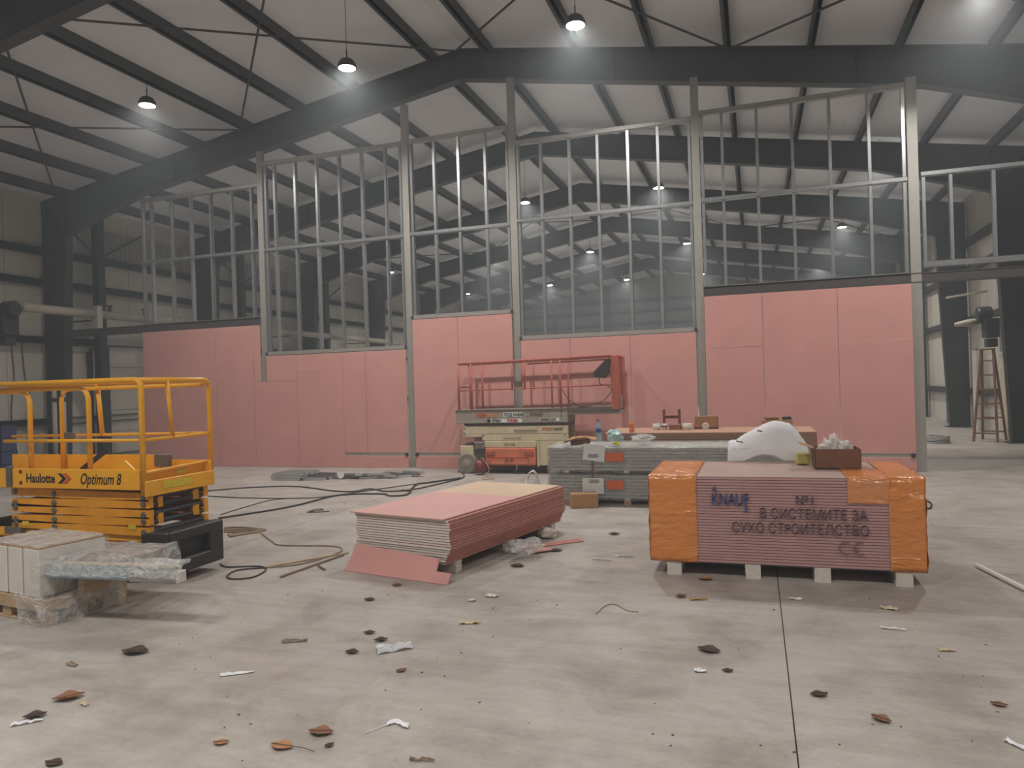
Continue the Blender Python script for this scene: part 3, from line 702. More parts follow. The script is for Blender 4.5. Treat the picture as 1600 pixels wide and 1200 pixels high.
def patch(x0, x1, z0, z1):
    def fn(u, v):
        x = x0 + (x1 - x0) * u; t = v * 2
        if t < 1: y = py0 - .008; z = z0 + (z1 - z0) * t
        else: y = py0 - .008 + (t - 1) * .62; z = z1
        w_ = abs(noise.noise(Vector((x * 9, y * 9, z * 9)))) * .01
        return (x, y - (w_ if t < 1 else 0), z + (w_ if t >= 1 else 0))
    return MB().grid(fn, 14, 28).build('orange_wrap', M_or, pk, True, .002, False)
patch(.72 - KX, 1.06 - KX, .69, .915)
def fclear(u, v):
    x = -.55 - KX + 1.6 * u; t = v * 3
    if t < 1.9: y = py0 - .012; z = .125 + .79 * t / 1.9
    else: y = py0 - .012 + (t - 1.9) * 1.1; z = .916
    w_ = abs(noise.noise(Vector((x * 4, y * 5, z * 3)))) * .004
    return (x, y - .004 - (w_ if t < 1.9 else 0), z + (w_ if t >= 1.9 else 0))
film('tight clear film', (240, 235, 235), 0.07, 0.06, 3.0, .35, None, 0.03)
MB().grid(fclear, 40, 36).build('clear_wrap', MATS['tight clear film'], pk, True, 0, False)
for x in (-.755, -.065, .51, 1.145):
    ft = MB(); 
    for k in range(8): ft.box((x - .065 - KX + random.uniform(-.003, .003), py0 + .003, k * .0158), (x + .065 - KX, py1 - .01, k * .0158 + .0148))
    ft.build('foot', M_gyps, pk)
for x in (-.4, .2, .85): MB().box((x - KX - .2, py0 + .3, .1), (x - KX + .2, py1 - .2, .128)).build('bottom_board', M_gyps, pk)
M_blue = mat('faded blue print', (84, 80, 122), 0.7, 0, 0.1, 40); M_gry = mat('faded grey print', (126, 96, 104), 0.7, 0, 0.1, 40)
fy = py0 - .024
lettering('lettering', 'KNAUF', .15, M_blue, pk, (-.41 - KX, fy, .655), (R90, 0, 0), 0, 0, xs=.66, dbl=.014)
MB().prism([(-.4, .79), (-.355, .77), (-.36, .81), (-.38, .825)], 'Y', 0, .001).build('logo_leaf', M_blue, pk).location = (-KX, fy, 0)
MB().prism([(-.125, .6), (-.1, .6), (-.085, .655), (-.115, .655)], 'Y', 0, .001).build('logo_stroke', M_blue, pk).location = (-KX, fy, 0)
lettering('lettering', '№1', .105, M_gry, pk, (.3 - KX, fy, .675), (R90, 0, 0), dbl=.006)
lettering('lettering', 'В СИСТЕМИТЕ ЗА', .125, M_gry, pk, (.0 - KX, fy, .545), (R90, 0, 0), 0, 0, xs=.79, dbl=.009)
lettering('lettering', 'СУХО СТPОИТЕЛСТВО', .125, M_gry, pk, (-.24 - KX, fy, .415), (R90, 0, 0), 0, 0, xs=.80, dbl=.009)
def arc(cx, cz, r, name):
    pts = [(cx + r * math.cos(a), 0, cz + r * math.sin(a)) for a in [math.radians(60 + 240 * k / 14) for k in range(15)]]
    o = MB().tube(pts, .008, 5).build(name, M_gry, pk); o.scale = (1, .15, 1); o.location = (0, fy, 0)
arc(.70 - KX, .31, .05, 'ce_mark'); arc(.81 - KX, .31, .05, 'ce_mark')
MB().box((.765 - KX, fy, .304), (.8 - KX, fy + .001, .318)).build('ce_mark', M_gry, pk)
# things lying on the wrapped pack
cb = thing('cardboard_box', 'open brown cardboard box full of crumpled white plastic on the orange-wrapped pack', 'box', (.71, 7.62, .92), .02)
for a, b in (((-.2, -.17, 0), (.2, -.163, .18)), ((-.2, .163, 0), (.2, .17, .18)), ((-.2, -.17, 0), (-.193, .17, .19)), ((.193, -.17, 0), (.2, .17, .18))): MB().box(a, b).build('side', M_cardd, cb)
MB().box((-.2, -.17, 0), (.2, .17, .006)).build('bottom', M_cardd, cb); MB().cbox((-.26, 0, .205), (.13, .3, .005), 0, 0, .35).build('flap', M_card, cb)
def lump(name, loc, r, seed, m_, label, cat, group=None, amp=.5, sub=3):
    bm = bmesh.new(); bmesh.ops.create_icosphere(bm, subdivisions=sub, radius=1)
    mb = MB()
    for q in bm.verts:
        n_ = noise.noise(q.co * 1.6 + Vector((seed, 0, 0))) * amp + abs(noise.noise(q.co * 4 + Vector((0, seed, 0)))) * amp * .7
        q.co = Vector((q.co.x * r[0], q.co.y * r[1], q.co.z * r[2])) * (0.8 + n_)
    bm.verts.index_update(); mb.add([q.co.copy() for q in bm.verts], [[q.index for q in f.verts] for f in bm.faces]); bm.free()
    zmin = min(p[2] for p in mb.v); mb.v = [(p[0], p[1], p[2] - zmin) for p in mb.v]
    o = mb.build(name, m_, None, False); place(o, loc, (0, 0, seed)); return tag(o, label, cat, group)
M_tiss = mat('crumpled white plastic', (226, 218, 210), .45, 0, .06, 8)
for i, (dx, dy, rr) in enumerate(((-.085, -.03, (.075, .085, .12)), (.0, .03, (.085, .09, .14)), (.085, -.02, (.075, .085, .11)))):
    lump('crumpled_plastic', (.71 + dx, 7.6 + dy, .95), rr, i * 2.3 + 1, M_tiss, 'crumpled white plastic wad in the brown box, ' + ('left one', 'middle one', 'right one')[i], 'plastic waste', 'plastic wads in the brown box')
nb = thing('small_box', 'small yellow carton standing left of the brown cardboard box', 'box', (.43, 7.86, .92), .1)
MB().rbox((-.06, -.07, 0), (.06, .07, .105), .004, 1).build('carton', mat('pale yellow carton', (206, 200, 118), .6), nb); MB().cbox((0, 0, .106), (.12, .03, .002)).build('tape', M_cardd, nb)
# big creased paper sheets
def psheet(u, v):
    x = -.29 + .8 * u
    TOP = [(0, .2), (.06, .215), (.12, .22), (.18, .265), (.34, .33), (.5, .39), (.58, .41), (.7, .4), (.78, .385), (.86, .32), (.9, .27), (.93, .22), (.96, .2), (1, .12)]
    for (a0, b0), (a1, b1) in zip(TOP, TOP[1:]):
        if a0 <= u <= a1: top = b0 + (b1 - b0) * (u - a0) / (a1 - a0)
    top += .008 * noise.noise(Vector((u * 30, 0, 5)))
    base = .0 + (.075 * math.sin(math.pi * (u - .2) / .5) ** 1.0 if .2 < u < .7 else 0)
    z = base + (top - base) * math.sin(v * math.pi / 2) if v < .999 else top
    y = 8.02 + .02 * u + .22 * (1 - math.cos(v * math.pi / 2)) + .03 * math.sin(u * 9) * (1 - v)
    n_ = noise.noise_vector(Vector((x * 4, z * 4, 1.7))) * .03
    return (x + n_.x * .6, y + n_.y, .915 + max(.0, z + n_.z * .5 * v))
ps = thing('paper_sheets', 'large creased white paper sheets draped behind the brown box on the pack', 'paper', (0, 0, 0))
ps.location = (.1, 8.0, .915)
pm = MB().grid(psheet, 36, 24); pm.v = [(p[0] - .1, p[1] - 8.0, p[2] - .915) for p in pm.v]; pm.build('sheet', mat('creased paper', (236, 236, 238), .7, 0, .02, 6, .55, 9), ps, True, .003)
def psheet2(u, v):
    x = -.05 + .45 * u; z = .02 + .2 * v; y = 8.32 - .1 * v
    return (x - .1, y - 8.0 + .02 * noise.noise(Vector((x*6, z*6, 0))), z)
MB().grid(psheet2, 10, 6).build('sheet', M_white, ps, True, .003)
for x, y, z, l in ((-.17, 7.99, 1.13, .07), (.03, 8.05, 1.235, .05)):
    MB().cbox((x - .1, y - 8.02, z - .915), (l, .004, .014), .1, 0, .2).build('printed_mark', M_gry, ps)

# ------------------------------------------------------------------ open stack of pink boards, one object each
SX, SY, SR = -3.05, 7.57, math.radians(-12.7)
def stack_pt(a, b):  # a across, b along
    return (SX + a * math.cos(SR) - b * math.sin(SR), SY + a * math.sin(SR) + b * math.cos(SR))
NB = 17; T = .0253
BORD = ('first', 'second', 'third', 'fourth', 'fifth', 'sixth', 'seventh', 'eighth', 'ninth', 'tenth', 'eleventh', 'twelfth', 'thirteenth', 'fourteenth', 'fifteenth', 'sixteenth', 'seventeenth')
M_stk = [M_pink, M_gyps, M_pinkE]
bm_ = {}
def stack_board(L_, W_, T_):
    key = (L_, W_)
    if key in bm_: o = bpy.data.objects.new('plasterboard_sheet', bm_[key]); COL.objects.link(o); return o
    h = MB().box((-W_/2, -L_/2, 0), (W_/2, L_/2, T_ - .0055)); o = h.build('plasterboard_sheet', M_pink)
    me = o.data; me.materials.append(M_gyps); me.materials.append(M_pinkE)
    for p in me.polygons:
        if abs(p.normal.y) > .9: p.material_index = 1
        elif abs(p.normal.x) > .9: p.material_index = 2
    bm_[key] = me; return o
for k in range(NB):
    below = max(0, 6 - k) * .014
    dx = -below + random.uniform(-.007, .007) - (.0 if k < NB - 1 else .015); dy = random.uniform(-.008, .008) + below * .3
    last = k == NB - 1
    o = stack_board(2.36, 1.17, T)
    x, y = stack_pt(dx, dy); place(o, (x, y, .115 + k * T), (0, 0, SR + random.uniform(-.001, .001)))
    tag(o, f'pink plasterboard sheet in the low open stack, {BORD[k]} from the bottom', 'plasterboard', 'sheets of the open pink stack')
tz = .115 + NB * T + .0005
tops = thing('plasterboard_sheet', 'topmost pink plasterboard sheet lying slid askew on the open stack', 'plasterboard', (0, 0, 0), group='sheets of the open pink stack')
x, y = stack_pt(-.05, -.03); tops.location = (x, y, tz); tops.rotation_euler = (0, 0, SR)
MB().rbox((-.585, -1.18, 0), (.585, .25, .0125), .002, 1).build('pink_face', mat('pale pink board face', (220, 172, 164), .75, 0, .03, 2), tops)
MB().rbox((-.585, .25, 0), (.585, 1.18, .0125), .002, 1).build('pale_face', M_pale, tops)
for k, b in enumerate((-.95, 0.05, 1.0)):
    t = thing('support_stack', ('plaster strip support under the near end of the open pink stack', 'plaster strip support under the middle of the open pink stack', 'plaster strip support under the far end of the open pink stack')[k], 'support', (*stack_pt(0, b), 0), SR, 'supports under the open stack')
    for q in range(7): piece('strip', (1.02, .1, .0145), (random.uniform(-.005, .005), 0, .0082 + q * .0162), M_gyps, t)
# leaning offcut in front
A, B = Vector((-3.91, 6.35, .004)), Vector((-2.69, 6.07, .004))
d = (B - A).normalized(); L_ = (B - A).length
up = Vector((-d.y, d.x, 0)) * .21 + Vector((0, 0, .265))
sh = MB()
def lp(a, h): return tuple(A + d * a + up * h)
poly = [(0, 0), (L_, 0), (L_, .34), (L_ - .17, .34), (L_ - .19, .72), (-.0, .86)]
nrm = d.cross(up).normalized() * .0125
vs = [Vector(lp(*p)) for p in poly]; vs2 = [v - nrm for v in vs]; n_ = len(poly)
c0 = A.copy(); c0.z = 0
sh.add([tuple(v - c0) for v in vs + vs2], [tuple(range(n_)), tuple(range(2*n_-1, n_-1, -1))] + [(i, n_ + i, n_ + (i+1) % n_, (i+1) % n_) for i in range(n_)])
o = sh.build('plasterboard_offcut', M_pink); o.location = c0; tag(o, 'notched pink plasterboard offcut leaning against the front of the open stack', 'plasterboard')
for (u0, v0, ln, wd, rz, lab) in ((-2.2, 7.86, .75, .13, .75, 'long narrow pink board offcut on the floor right of the open stack'), (-2.24, 7.48, .28, .12, .8, 'short pink board offcut lying over the longer one beside the open stack')):
    o = MB().rbox((-ln/2, -wd/2, 0), (ln/2, wd/2, .0125), .002, 1).build('plasterboard_offcut', M_pinkE if ln > .5 else M_pink); place(o, (u0, v0, .001 if ln > .5 else .015), (0, 0, rz)); tag(o, lab, 'plasterboard')
lump('film_scrap', (-2.28, 7.24, .002), (.2, .14, .09), 4.2, M_filmc, 'crumpled clear film scrap on the floor under the pink stack edge', 'plastic waste')
lump('film_scrap', (-2.5, 7.37, .002), (.12, .09, .07), 6.2, M_filmc, 'small crumpled clear film scrap, left of the larger one by the stack', 'plastic waste')
lump('plaster_chunk', (-2.33, 8.18, .002), (.14, .1, .07), 3.1, M_gyps, 'broken plaster chunk under the far corner of the open stack', 'rubble', sub=2)

# ------------------------------------------------------------------ wrapped steel profile packs
def profile_pack(z0, label, seed):
    t = thing('profile_pack', label, 'profile pack', (-1.3, 11.06, z0), 0, 'film-wrapped profile packs')
    x0, x1, y0, y1 = -1.66, 1.62, -.5, .5
    for y in range(2):
        pass
    for i in range(7):
        for j in range(10):
            if 0 < i < 6 and 0 < j < 9: continue
            L_ = x1 - x0 - random.choice((0, 0, .02))
            piece('profile', (L_, .088, .04), ((x0 + x1) / 2, y0 + .05 + j * .1, .055 + i * .048), mat('light grey profile', (178, 178, 176), .4, 0, .06, 5), t)
    for x in (-1.4, -.5, .5, 1.35): MB().box((x - .04, y0 + .01, 0), (x + .04, y1 - .01, .034)).build('batten', M_gyps, t)
    def fn(u, v):
        x = x0 - .02 + (x1 - x0 + .04) * u; t_ = v * 3
        if t_ < 1: y = y0 - .01; z = .005 + .375 * t_
        elif t_ < 2: y = y0 - .01 + (y1 - y0 + .02) * (t_ - 1); z = .385
        else: y = y1 + .01; z = .385 - .36 * (t_ - 2)
        w_ = noise.noise(Vector((x * 3 + seed, y * 4, z * 9))) * .012 + noise.noise(Vector((x * 1.2 + seed, z * 24, y * 14))) * .012
        return (x, y - (abs(w_) if t_ < 1 else 0), z + (abs(w_) if 1 <= t_ < 2 else 0))
    mb = MB().grid(fn, 60, 45)
    mb.grid(lambda u, v: (x0 - .02 - abs(noise.noise(Vector((u * 5, v * 5, seed)))) * .03, y0 - .01 + 1.02 * u, .02 + .365 * v), 10, 8)
    mb.build('film_wrap', M_filmp, t, True, 0, False)
    lb = MB().box((-1.15, y0 - .034, .1 if seed < 2 else .06), (-.83, y0 - .031, .33 if seed < 2 else .3)).build('paper_label', M_white, t)
    lb.rotation_euler = (0, .0 if seed < 2 else .12, 0)
    for k in range(4):
        MB().box((-1.05, y0 - .037, .3 - k * .014 - (0 if seed < 2 else .03)), (-1.05 + .16 - .02 * (k % 2), y0 - .035, .306 - k * .014 - (0 if seed < 2 else .03))).build('print_line', M_ink, t)
    MB().box((-.79, y0 - .034, .17), (-.54, y0 - .031, .3)).build('orange_label', mat('orange label', (216, 106, 60), .5, 0, .1, 6), t)
    MB().box((-1.005, y0 - .03, .0), (-.985, y0 - .025, .39)).build('strap', mat('rust strap', (120, 74, 60), .5), t)
    return t
M_filmp = film('stretch film', (236, 234, 228), 0.3, 0.2, 3.0, 1.0, (1.6, 1.5, 11.0), 0.2)
profile_pack(.06, 'lower film-wrapped pack of grey steel profiles with white and orange labels', 1.0)
profile_pack(.462, 'upper film-wrapped pack of grey steel profiles with white and orange labels', 3.0)
for x in (-2.7, -1.8, -.8, .05): 
    o = MB().box((-.05, -.48, 0), (.05, .48, .059)).build('timber_bearer', M_wood); place(o, (x, 11.06, 0)); tag(o, f'timber bearer under the steel profile packs, {dict(zip((-2.7, -1.8, -.8, .05), ("leftmost", "second from left", "third from left", "rightmost")))[x]}', 'timber', 'bearers under the profile packs')
PT = .462 + .40
# rubbish on the packs
cr = MB().grid(lambda u, v: (-.24 + .5 * u, -.15 + .3 * v, .05 + .05 * math.sin(u * 3.4) + .04 * noise.noise(Vector((u * 5, v * 5, 3)))), 10, 8).build('flattened_carton', M_card, None, False, .006); place(cr, (-2.52, 10.75, PT + .012), (0, -.12, .15)); tag(cr, 'torn flattened cardboard carton lying on the upper profile pack', 'cardboard')
o = MB().box((-.14, -.01, 0), (.14, .14, .06)).build('carton_piece', M_cardd); place(o, (-2.5, 10.68, PT + .005), (0, -.1, .1)); tag(o, 'dark brown carton piece beneath the torn carton on the upper profile pack', 'cardboard')
def bottle(label, loc, m_body, m_cap, m_lab, h=.31, r=.042, rot=(0, 0, 0)):
    t = thing('bottle', label, 'bottle', loc); t.rotation_euler = rot
    MB().lathe([(r * .7, 0), (r, .015), (r, h * .3), (r * .93, h * .34), (r, h * .4), (r, h * .62), (r * .8, h * .76), (r * .34, h * .88), (r * .34, h * .94)], n=16).build('body', m_body, t, True)
    MB().lathe([(r * .4, h * .93), (r * .4, h)], n=12).build('cap', m_cap, t); MB().lathe([(r * 1.02, h * .42), (r * 1.02, h * .6)], n=16).build('label_band', m_lab, t)
    return t
M_blu = mat('light blue plastic', (140, 182, 206), .25); M_dblu = mat('blue cap', (52, 92, 160), .4)
bottle('upright clear blue water bottle on the upper profile pack', (-2.3, 11.08, PT + .012), film('bottle plastic', (176, 210, 224), .55, .1, 6, .1), M_dblu, M_dblu, .34, .046)
bottle('upright bottle with orange drink standing behind the profile packs', (-1.93, 11.95, .957), film('orange drink', (226, 140, 60), .85, .12, 6, .05), M_wpl, mat('orange drink label', (226, 120, 50), .5), .2, .045)
lump('plastic_bag', (-2.0, 10.88, PT + .005), (.16, .12, .1), 2.7, mat('teal plastic bag', (176, 204, 200), .35, 0, .15, 7), 'crumpled pale teal plastic bag on the upper profile pack', 'bag')
lump('plastic_wrapper', (-1.93, 10.6, PT + .0), (.06, .05, .035), 1.2, mat('yellow wrapper', (214, 200, 70), .4), 'small yellow wrapper in front of the teal bag on the profile pack', 'wrapper', sub=2)
lump('film_scrap', (-1.62, 10.95, PT + .005), (.3, .16, .06), 7.7, M_filmc, 'long crumple of clear film right of the teal bag', 'plastic waste')
t = thing('cardboard_box', 'closed brown cardboard box on the floor before the profile packs', 'box', (-2.39, 10.49, 0), .42)
t.location.y = 10.33
MB().rbox((-.19, -.11, 0), (.19, .11, .2), .004, 1).build('carton', M_card, t); MB().box((-.19, -.025, .2005), (.19, .025, .202)).build('tape', mat('brown tape', (150, 108, 70), .4), t)
MB().cbox((.192, 0, .13), (.002, .06, .04)).build('sticker', M_white, t)
bg = thing('carrier_bag', 'white carrier bag with loop handles standing left of the profile packs', 'bag', (-3.42, 11.2, 0), .2)
def bagf(u, v):
    a = 2 * math.pi * u; r_ = .15 * (1 - .35 * v) + .02 * noise.noise(Vector((math.cos(a) * 2, math.sin(a) * 2, v * 3)))
    return (r_ * math.cos(a) * 1.0, r_ * math.sin(a) * .6, .005 + .27 * v)
MB().grid(bagf, 24, 8).build('bag_body', mat('white bag plastic', (250, 250, 250), .5, 0, .02), bg, False, .003); MB().box((-.1, -.08, .003), (.1, .08, .01)).build('bag_bottom', M_wpl, bg)
for s in (-.06, .06): MB().tube(spline([(-.08, s, .26), (-.05, s * .8, .36), (.02, s * .7, .4), (.07, s * .8, .34), (.09, s, .25)]), .012, 6).build('handle', M_wpl, bg, True)
MB().lathe([(.02, 0), (.02, .003)], (.0, -.098, .1), 10, 'Y').build('print', M_dblu, bg)
# stack of raw boards behind
for k in range(16):
    o = piece('board_sheet', (3.2, 1.3, .05), (-.75, 12.42, .1 + .0268 + k * .0535), mat('brown board', (180, 140, 118), .8, 0, .04, 2), None)
    tag(o, f'brown board sheet in the stack behind the steel profile packs, {BORD[k]} from the bottom' if k < 15 else 'top brown board sheet of the stack behind the profile packs', 'board', 'boards of the stack behind the profile packs')
for x in (-2.0, -.75, .5):
    o = MB().box((-.05, -.62, 0), (.05, .62, .0995)).build('timber_bearer', M_wood); place(o, (x, 12.42, 0)); tag(o, {-2.0: 'left timber bearer under the brown board stack', -.75: 'middle timber bearer under the brown board stack', .5: 'right timber bearer under the brown board stack'}[x], 'timber', 'bearers under the brown board stack')
BT = .9565
M_dw = mat('dark red wood', (120, 66, 56), .6, 0, .15, 6)
t = thing('wooden_rack', 'small dark wooden frame standing on the brown board stack', 'wooden frame', (-1.38, 12.85, BT))
for s in (-1, 1): MB().rbox((s * .13 - .02, -.03, 0), (s * .13 + .02, .03, .33), .004, 1).build('upright', M_dw, t); MB().rbox((s * .13 - .02, -.12, 0), (s * .13 + .02, .12, .03), .004, 1).build('foot', M_dw, t)
MB().rbox((-.12, -.02, .17), (.12, .02, .21), .004, 1).build('crossbar', M_dw, t); MB().rbox((-.12, -.03, .21), (.12, .03, .23), .004, 1).build('top_slat', M_card, t)
for i, (x, r, h, m_, lab) in enumerate(((-1.6, .065, .1, M_wpl, 'white paper cup on the board stack, leftmost of the row'), (-1.47, .05, .1, M_wpl, 'white printed cup on the board stack, second of the row'), (-1.1, .09, .1, M_wpl, 'wide white tub on the board stack, rightmost of the row'))):
    t = thing('tub', lab, 'tub', (x, 12.5, BT), group='tubs in front of the wooden frame')
    MB().lathe([(r * .85, 0), (r, h), (r * .94, h), (r * .8, .012)], n=18).build('body', m_, t, True); MB().lathe([(r * 1.04, h - .008), (r * 1.04, h), (r * .95, h)], n=18).build('rim', m_, t)
    if i == 1: MB().lathe([(r * .96, .04), (r * 1.0, .075)], n=18).build('print_band', M_gry, t)
o = MB().rbox((-.1, -.06, 0), (.1, .06, .085), .006, 1).build('brick_carton', mat('brown brick carton', (150, 104, 84), .7)); place(o, (-1.29, 12.5, BT)); tag(o, 'brown carton between the white cups and the wide tub', 'carton')
t = thing('cardboard_box', 'brown cardboard box propped open on the board stack right of the tubs', 'box', (-.8, 12.7, BT))
MB().rbox((-.2, -.12, 0), (.2, .12, .03), .004, 1).build('tray', M_dw, t); MB().rbox((-.18, -.13, .03), (.18, -.1, .215), .004, 1).build('lid', M_card, t); MB().rbox((-.18, -.1, .03), (.19, .1, .2), .004, 1).build('carton', M_cardd, t); MB().lathe([(.05, 0), (.06, .006)], (.0, -.15, .05), 14, 'Y').build('tag', M_tiss, t)
t = thing('cardboard_box', 'low open carton with odds and ends behind the draped paper', 'box', (.32, 12.75, BT))
MB().rbox((-.24, -.1, 0), (.24, .1, .13), .004, 1).build('carton', M_card, t); MB().rbox((.08, -.08, .12), (.22, .06, .18), .01, 1).build('contents', M_black, t); MB().cbox((-.08, -.02, .15), (.2, .12, .04), .3, .1).build('contents', M_cardd, t)

# ------------------------------------------------------------------ film-wrapped pallet, lower left
QX, QY, QR = -5.36, 4.32, math.radians(-9)
pa = thing('loaded_pallet', 'film-wrapped wooden pallet loaded with white cartons and a steel profile bundle', 'pallet', (QX, QY, 0), QR)
for y in (.05, .29, .53):
    for x in (-.06, -.55, -1.1): MB().rbox((x - .07, y - .05, .02), (x + .05, y + .05, .1), .004, 1).build('block', M_wood, pa)
    MB().rbox((-1.2, y - .05, 0), (0, y + .05, .02), .003, 1).build('bottom_board', M_wood, pa)
for k in range(4): MB().rbox((-1.2, k * .15, .1), (0, k * .15 + .125, .122), .003, 1).build('deck_board', M_wood, pa)
MB().rbox((-1.2, -.015, .1), (0.0, .0, .205), .003, 1).build('edge_board', M_wood, pa); MB().rbox((-.02, .0, .1), (.0, .58, .2), .003, 1).build('edge_board', M_wood, pa)
M_wbox = mat('white carton', (222, 216, 206), .6, 0, .03)
for x0, x1 in ((-.3, -.09), (-.515, -.325), (-.92, -.54)):
    c_ = MB().rbox((x0, .0, .205), (x1, .56, .59), .006, 1).build('carton', M_wbox, pa)
    MB().rbox((x0 - .012, .003, .588), (x1 - .003, .56, .6), .003, 1).build('carton_lid', mat('dusty cardboard', (168, 140, 112), .7), c_)
BL, BR = (-.01, .06, 0), .257
def bundle(name, a, b, m_, r=.005): return place(MB().rbox(a, b, r, 1).build(name, m_, pa), BL, (0, 0, BR))
bundle('steel_profile', (-.06, 0, .36), (.72, .1, .455), mat('bluish galvanised steel', (150, 164, 174), .4, .4, .1, 9))
bundle('profile_end_sleeve', (.7, -.008, .35), (1.13, .1, .44), M_galvd, .012); bundle('end_cap', (1.126, -.006, .352), (1.145, .098, .438), M_tiss)
bundle('batten', (.03, .05, .456), (1.08, .115, .474), mat('pale batten', (190, 172, 138), .7))
M_brn = mat('brown laminate', (122, 98, 82), .5, 0, .12, 4, stretch=(1, 8, 1))
for k in range(4): bundle('laminate_panel', (.02, .125 + .125 * k, .34), (.62 - .01 * k, .245 + .125 * k, .498 + .004 * (k % 2)), M_brn)
bundle('cross_batten', (.1, .14, .2), (.16, .6, .338), M_wood); bundle('support_block', (.05, .5, .0), (.16, .62, .2), M_wood)
def wrapf(seed, pts, zt, zb, amp=.03, nu=60, nv=14):
    """skirt of film hung between a top and a bottom height along a path"""
    P = spline(pts, 8)
    def fn(u, v):
        i = min(len(P) - 1, int(u * (len(P) - 1))); k = u * (len(P) - 1) - i
        q = P[i].lerp(P[min(i + 1, len(P) - 1)], k)
        z = zb + (zt - zb) * v; n2 = noise.noise_vector(Vector((q.x * 7 + seed, q.y * 7, z * 7))) * amp
        return (q.x + n2.x, q.y + n2.y, max(.004, z + n2.z * .6))
    return MB().grid(fn, nu, nv)
wrapf(1.0, [(-.32, -.05, 0), (-.15, -.05, 0), (-.02, -.06, 0), (.06, .02, 0), (.06, .3, 0), (.06, .62, 0)], .24, .01, .035).build('film_wrap', M_filmc, pa, False, 0, False)
def ftop(u, v):
    x = -.08 + u * 1.26; y = -.025 + .66 * v
    lim = 1.18 if y < .13 else .66
    z = (.49 if y < .11 else .515) + .022 * noise.noise(Vector((x * 7, y * 8, 1)))
    if y < .0: z -= (.0 - y) * 4.0
    if x > lim: z -= (x - lim) * 6; x = lim + .03 + .02 * noise.noise(Vector((y * 9, z * 9, 2)))
    return (x, y, max(.34, z))
place(MB().grid(ftop, 60, 34).build('film_wrap', M_filmc, pa, False, 0, False), BL, (0, 0, BR))
MB().grid(lambda u, v: (-.9 + u * .83, .0 + .57 * v, .612 + .02 * noise.noise(Vector((u * 9, v * 9, 8)))), 24, 24).build('film_wrap', M_filmc, pa, False, 0, False)
wrapf(3.0, [(-.2, -.025, 0), (-.07, -.02, 0), (-.05, .2, 0), (-.04, .58, 0)], .6, .2, .02, 30, 14).build('film_wrap', M_film, pa, False, 0, False)

# ------------------------------------------------------------------ steel profiles and cables on the floor
M_dp = mat('grey profile', (186, 186, 186), .45, .0, .1, 8); M_dpd = mat('dark profile', (130, 124, 122), .5, .0, .15, 8)
def cprofile(name, loc, L_, w_, h_, rz, m_, label, tilt=0.0):
    o = MB().box((-L_/2, -w_/2, 0), (L_/2, w_/2, .003)).box((-L_/2, -w_/2, 0), (L_/2, -w_/2 + .003, h_)).box((-L_/2, w_/2 - .003, 0), (L_/2, w_/2, h_)).build(name, m_)
    place(o, loc, (0, tilt, rz)); return tag(o, label, 'steel profile', 'steel profile offcuts on the floor')
pos = ('in front', 'second from front', 'third from front', 'at the back')
for j in range(4):
    for i in range(3):
        cprofile('steel_channel', (-8.95 + .03 * j + .01 * i, 12.5 + .14 * j, .001 + i * .055), .66 + .05 * (i % 2), .11, .052, .02, M_dp, f'grey steel channel in the neat floor bundle, {pos[j]}, ' + ('bottom layer', 'middle layer', 'top layer')[i])
random.seed(11)
for k in range(5): cprofile('steel_channel', (-8.4 + .03 * (k % 2), 12.6 + .12 * k, .001 + .055 * (k % 2)), .5, .1, .052, .04 - .03 * k, M_dpd if k % 2 else M_dp, ('dark', 'grey')[k % 2 == 0] + f' steel channel just right of the neat bundle, number {("one", "two", "three", "four", "five")[k]} from the front')
for k in range(12):
    x = -7.85 + .115 * k; cprofile('steel_channel', (x, 12.75 + .3 * random.random() + .04 * k, .001 + .03 * (k % 3)), random.uniform(.35, .7), .07, .045, random.uniform(-.35, .35), M_dp if k % 2 else M_dpd, f'loose steel profile offcut in the scattered heap, {("first","second","third","fourth","fifth","sixth","seventh","eighth","ninth","tenth","eleventh","twelfth")[k]} from the left')
t = thing('bucket', 'small white tub lying among the scattered profile offcuts', 'bucket', (-7.92, 12.88, .06)); t.rotation_euler = (1.4, 0, .3)
MB().lathe([(.045, 0), (.06, .12), (.055, .12), (.042, .01)], n=16).build('body', M_wpl, t, True); MB().lathe([(.063, .112), (.063, .122)], n=16).build('rim', M_wpl, t)
M_cab = mat('black cable', (52, 46, 44), .6); M_cabp = mat('pale cord', (148, 126, 102), .7)
def cable(name, pts, r, m_, label, cat='cable'):
    o = MB().tube(spline([(p[0], p[1], r + .001) for p in pts], 7), r, 6).build(name, m_, None, True)
    return tag(o, label, cat, 'cables on the floor')
cable('cable', [(-7.31, 8.58), (-6.97, 9.26), (-6.81, 9.8), (-6.71, 10.79), (-6.03, 11.02), (-5.79, 10.84), (-5.56, 10.94), (-5.65, 11.35), (-5.88, 11.47)], .014, M_cab, 'thick black cable running from behind the yellow lift towards the cream lift')
cable('cable', [(-9.55, 10.95), (-9.06, 11.42), (-8.21, 11.68), (-7.12, 11.25), (-6.69, 11.22), (-6.55, 11.55), (-6.06, 11.3), (-5.69, 11.65), (-5.53, 12.39), (-5.42, 13.11), (-5.67, 13.78), (-6.0, 14.29)], .012, M_cab, 'black cable snaking past the profile heap to the wheel of the cream lift')
cable('cable', [(-9.08, 10.41), (-8.17, 10.32), (-7.11, 10.46), (-6.75, 10.85), (-6.2, 11.9), (-5.59, 12.82), (-5.44, 13.02)], .009, M_cab, 'thin black cable crossing the floor above the thick one')
cable('cable', [(-7.51, 8.86), (-7.59, 9.46), (-7.62, 10.13), (-7.4, 10.42)], .007, M_cab, 'short thin cable joining behind the bumper of the yellow lift')
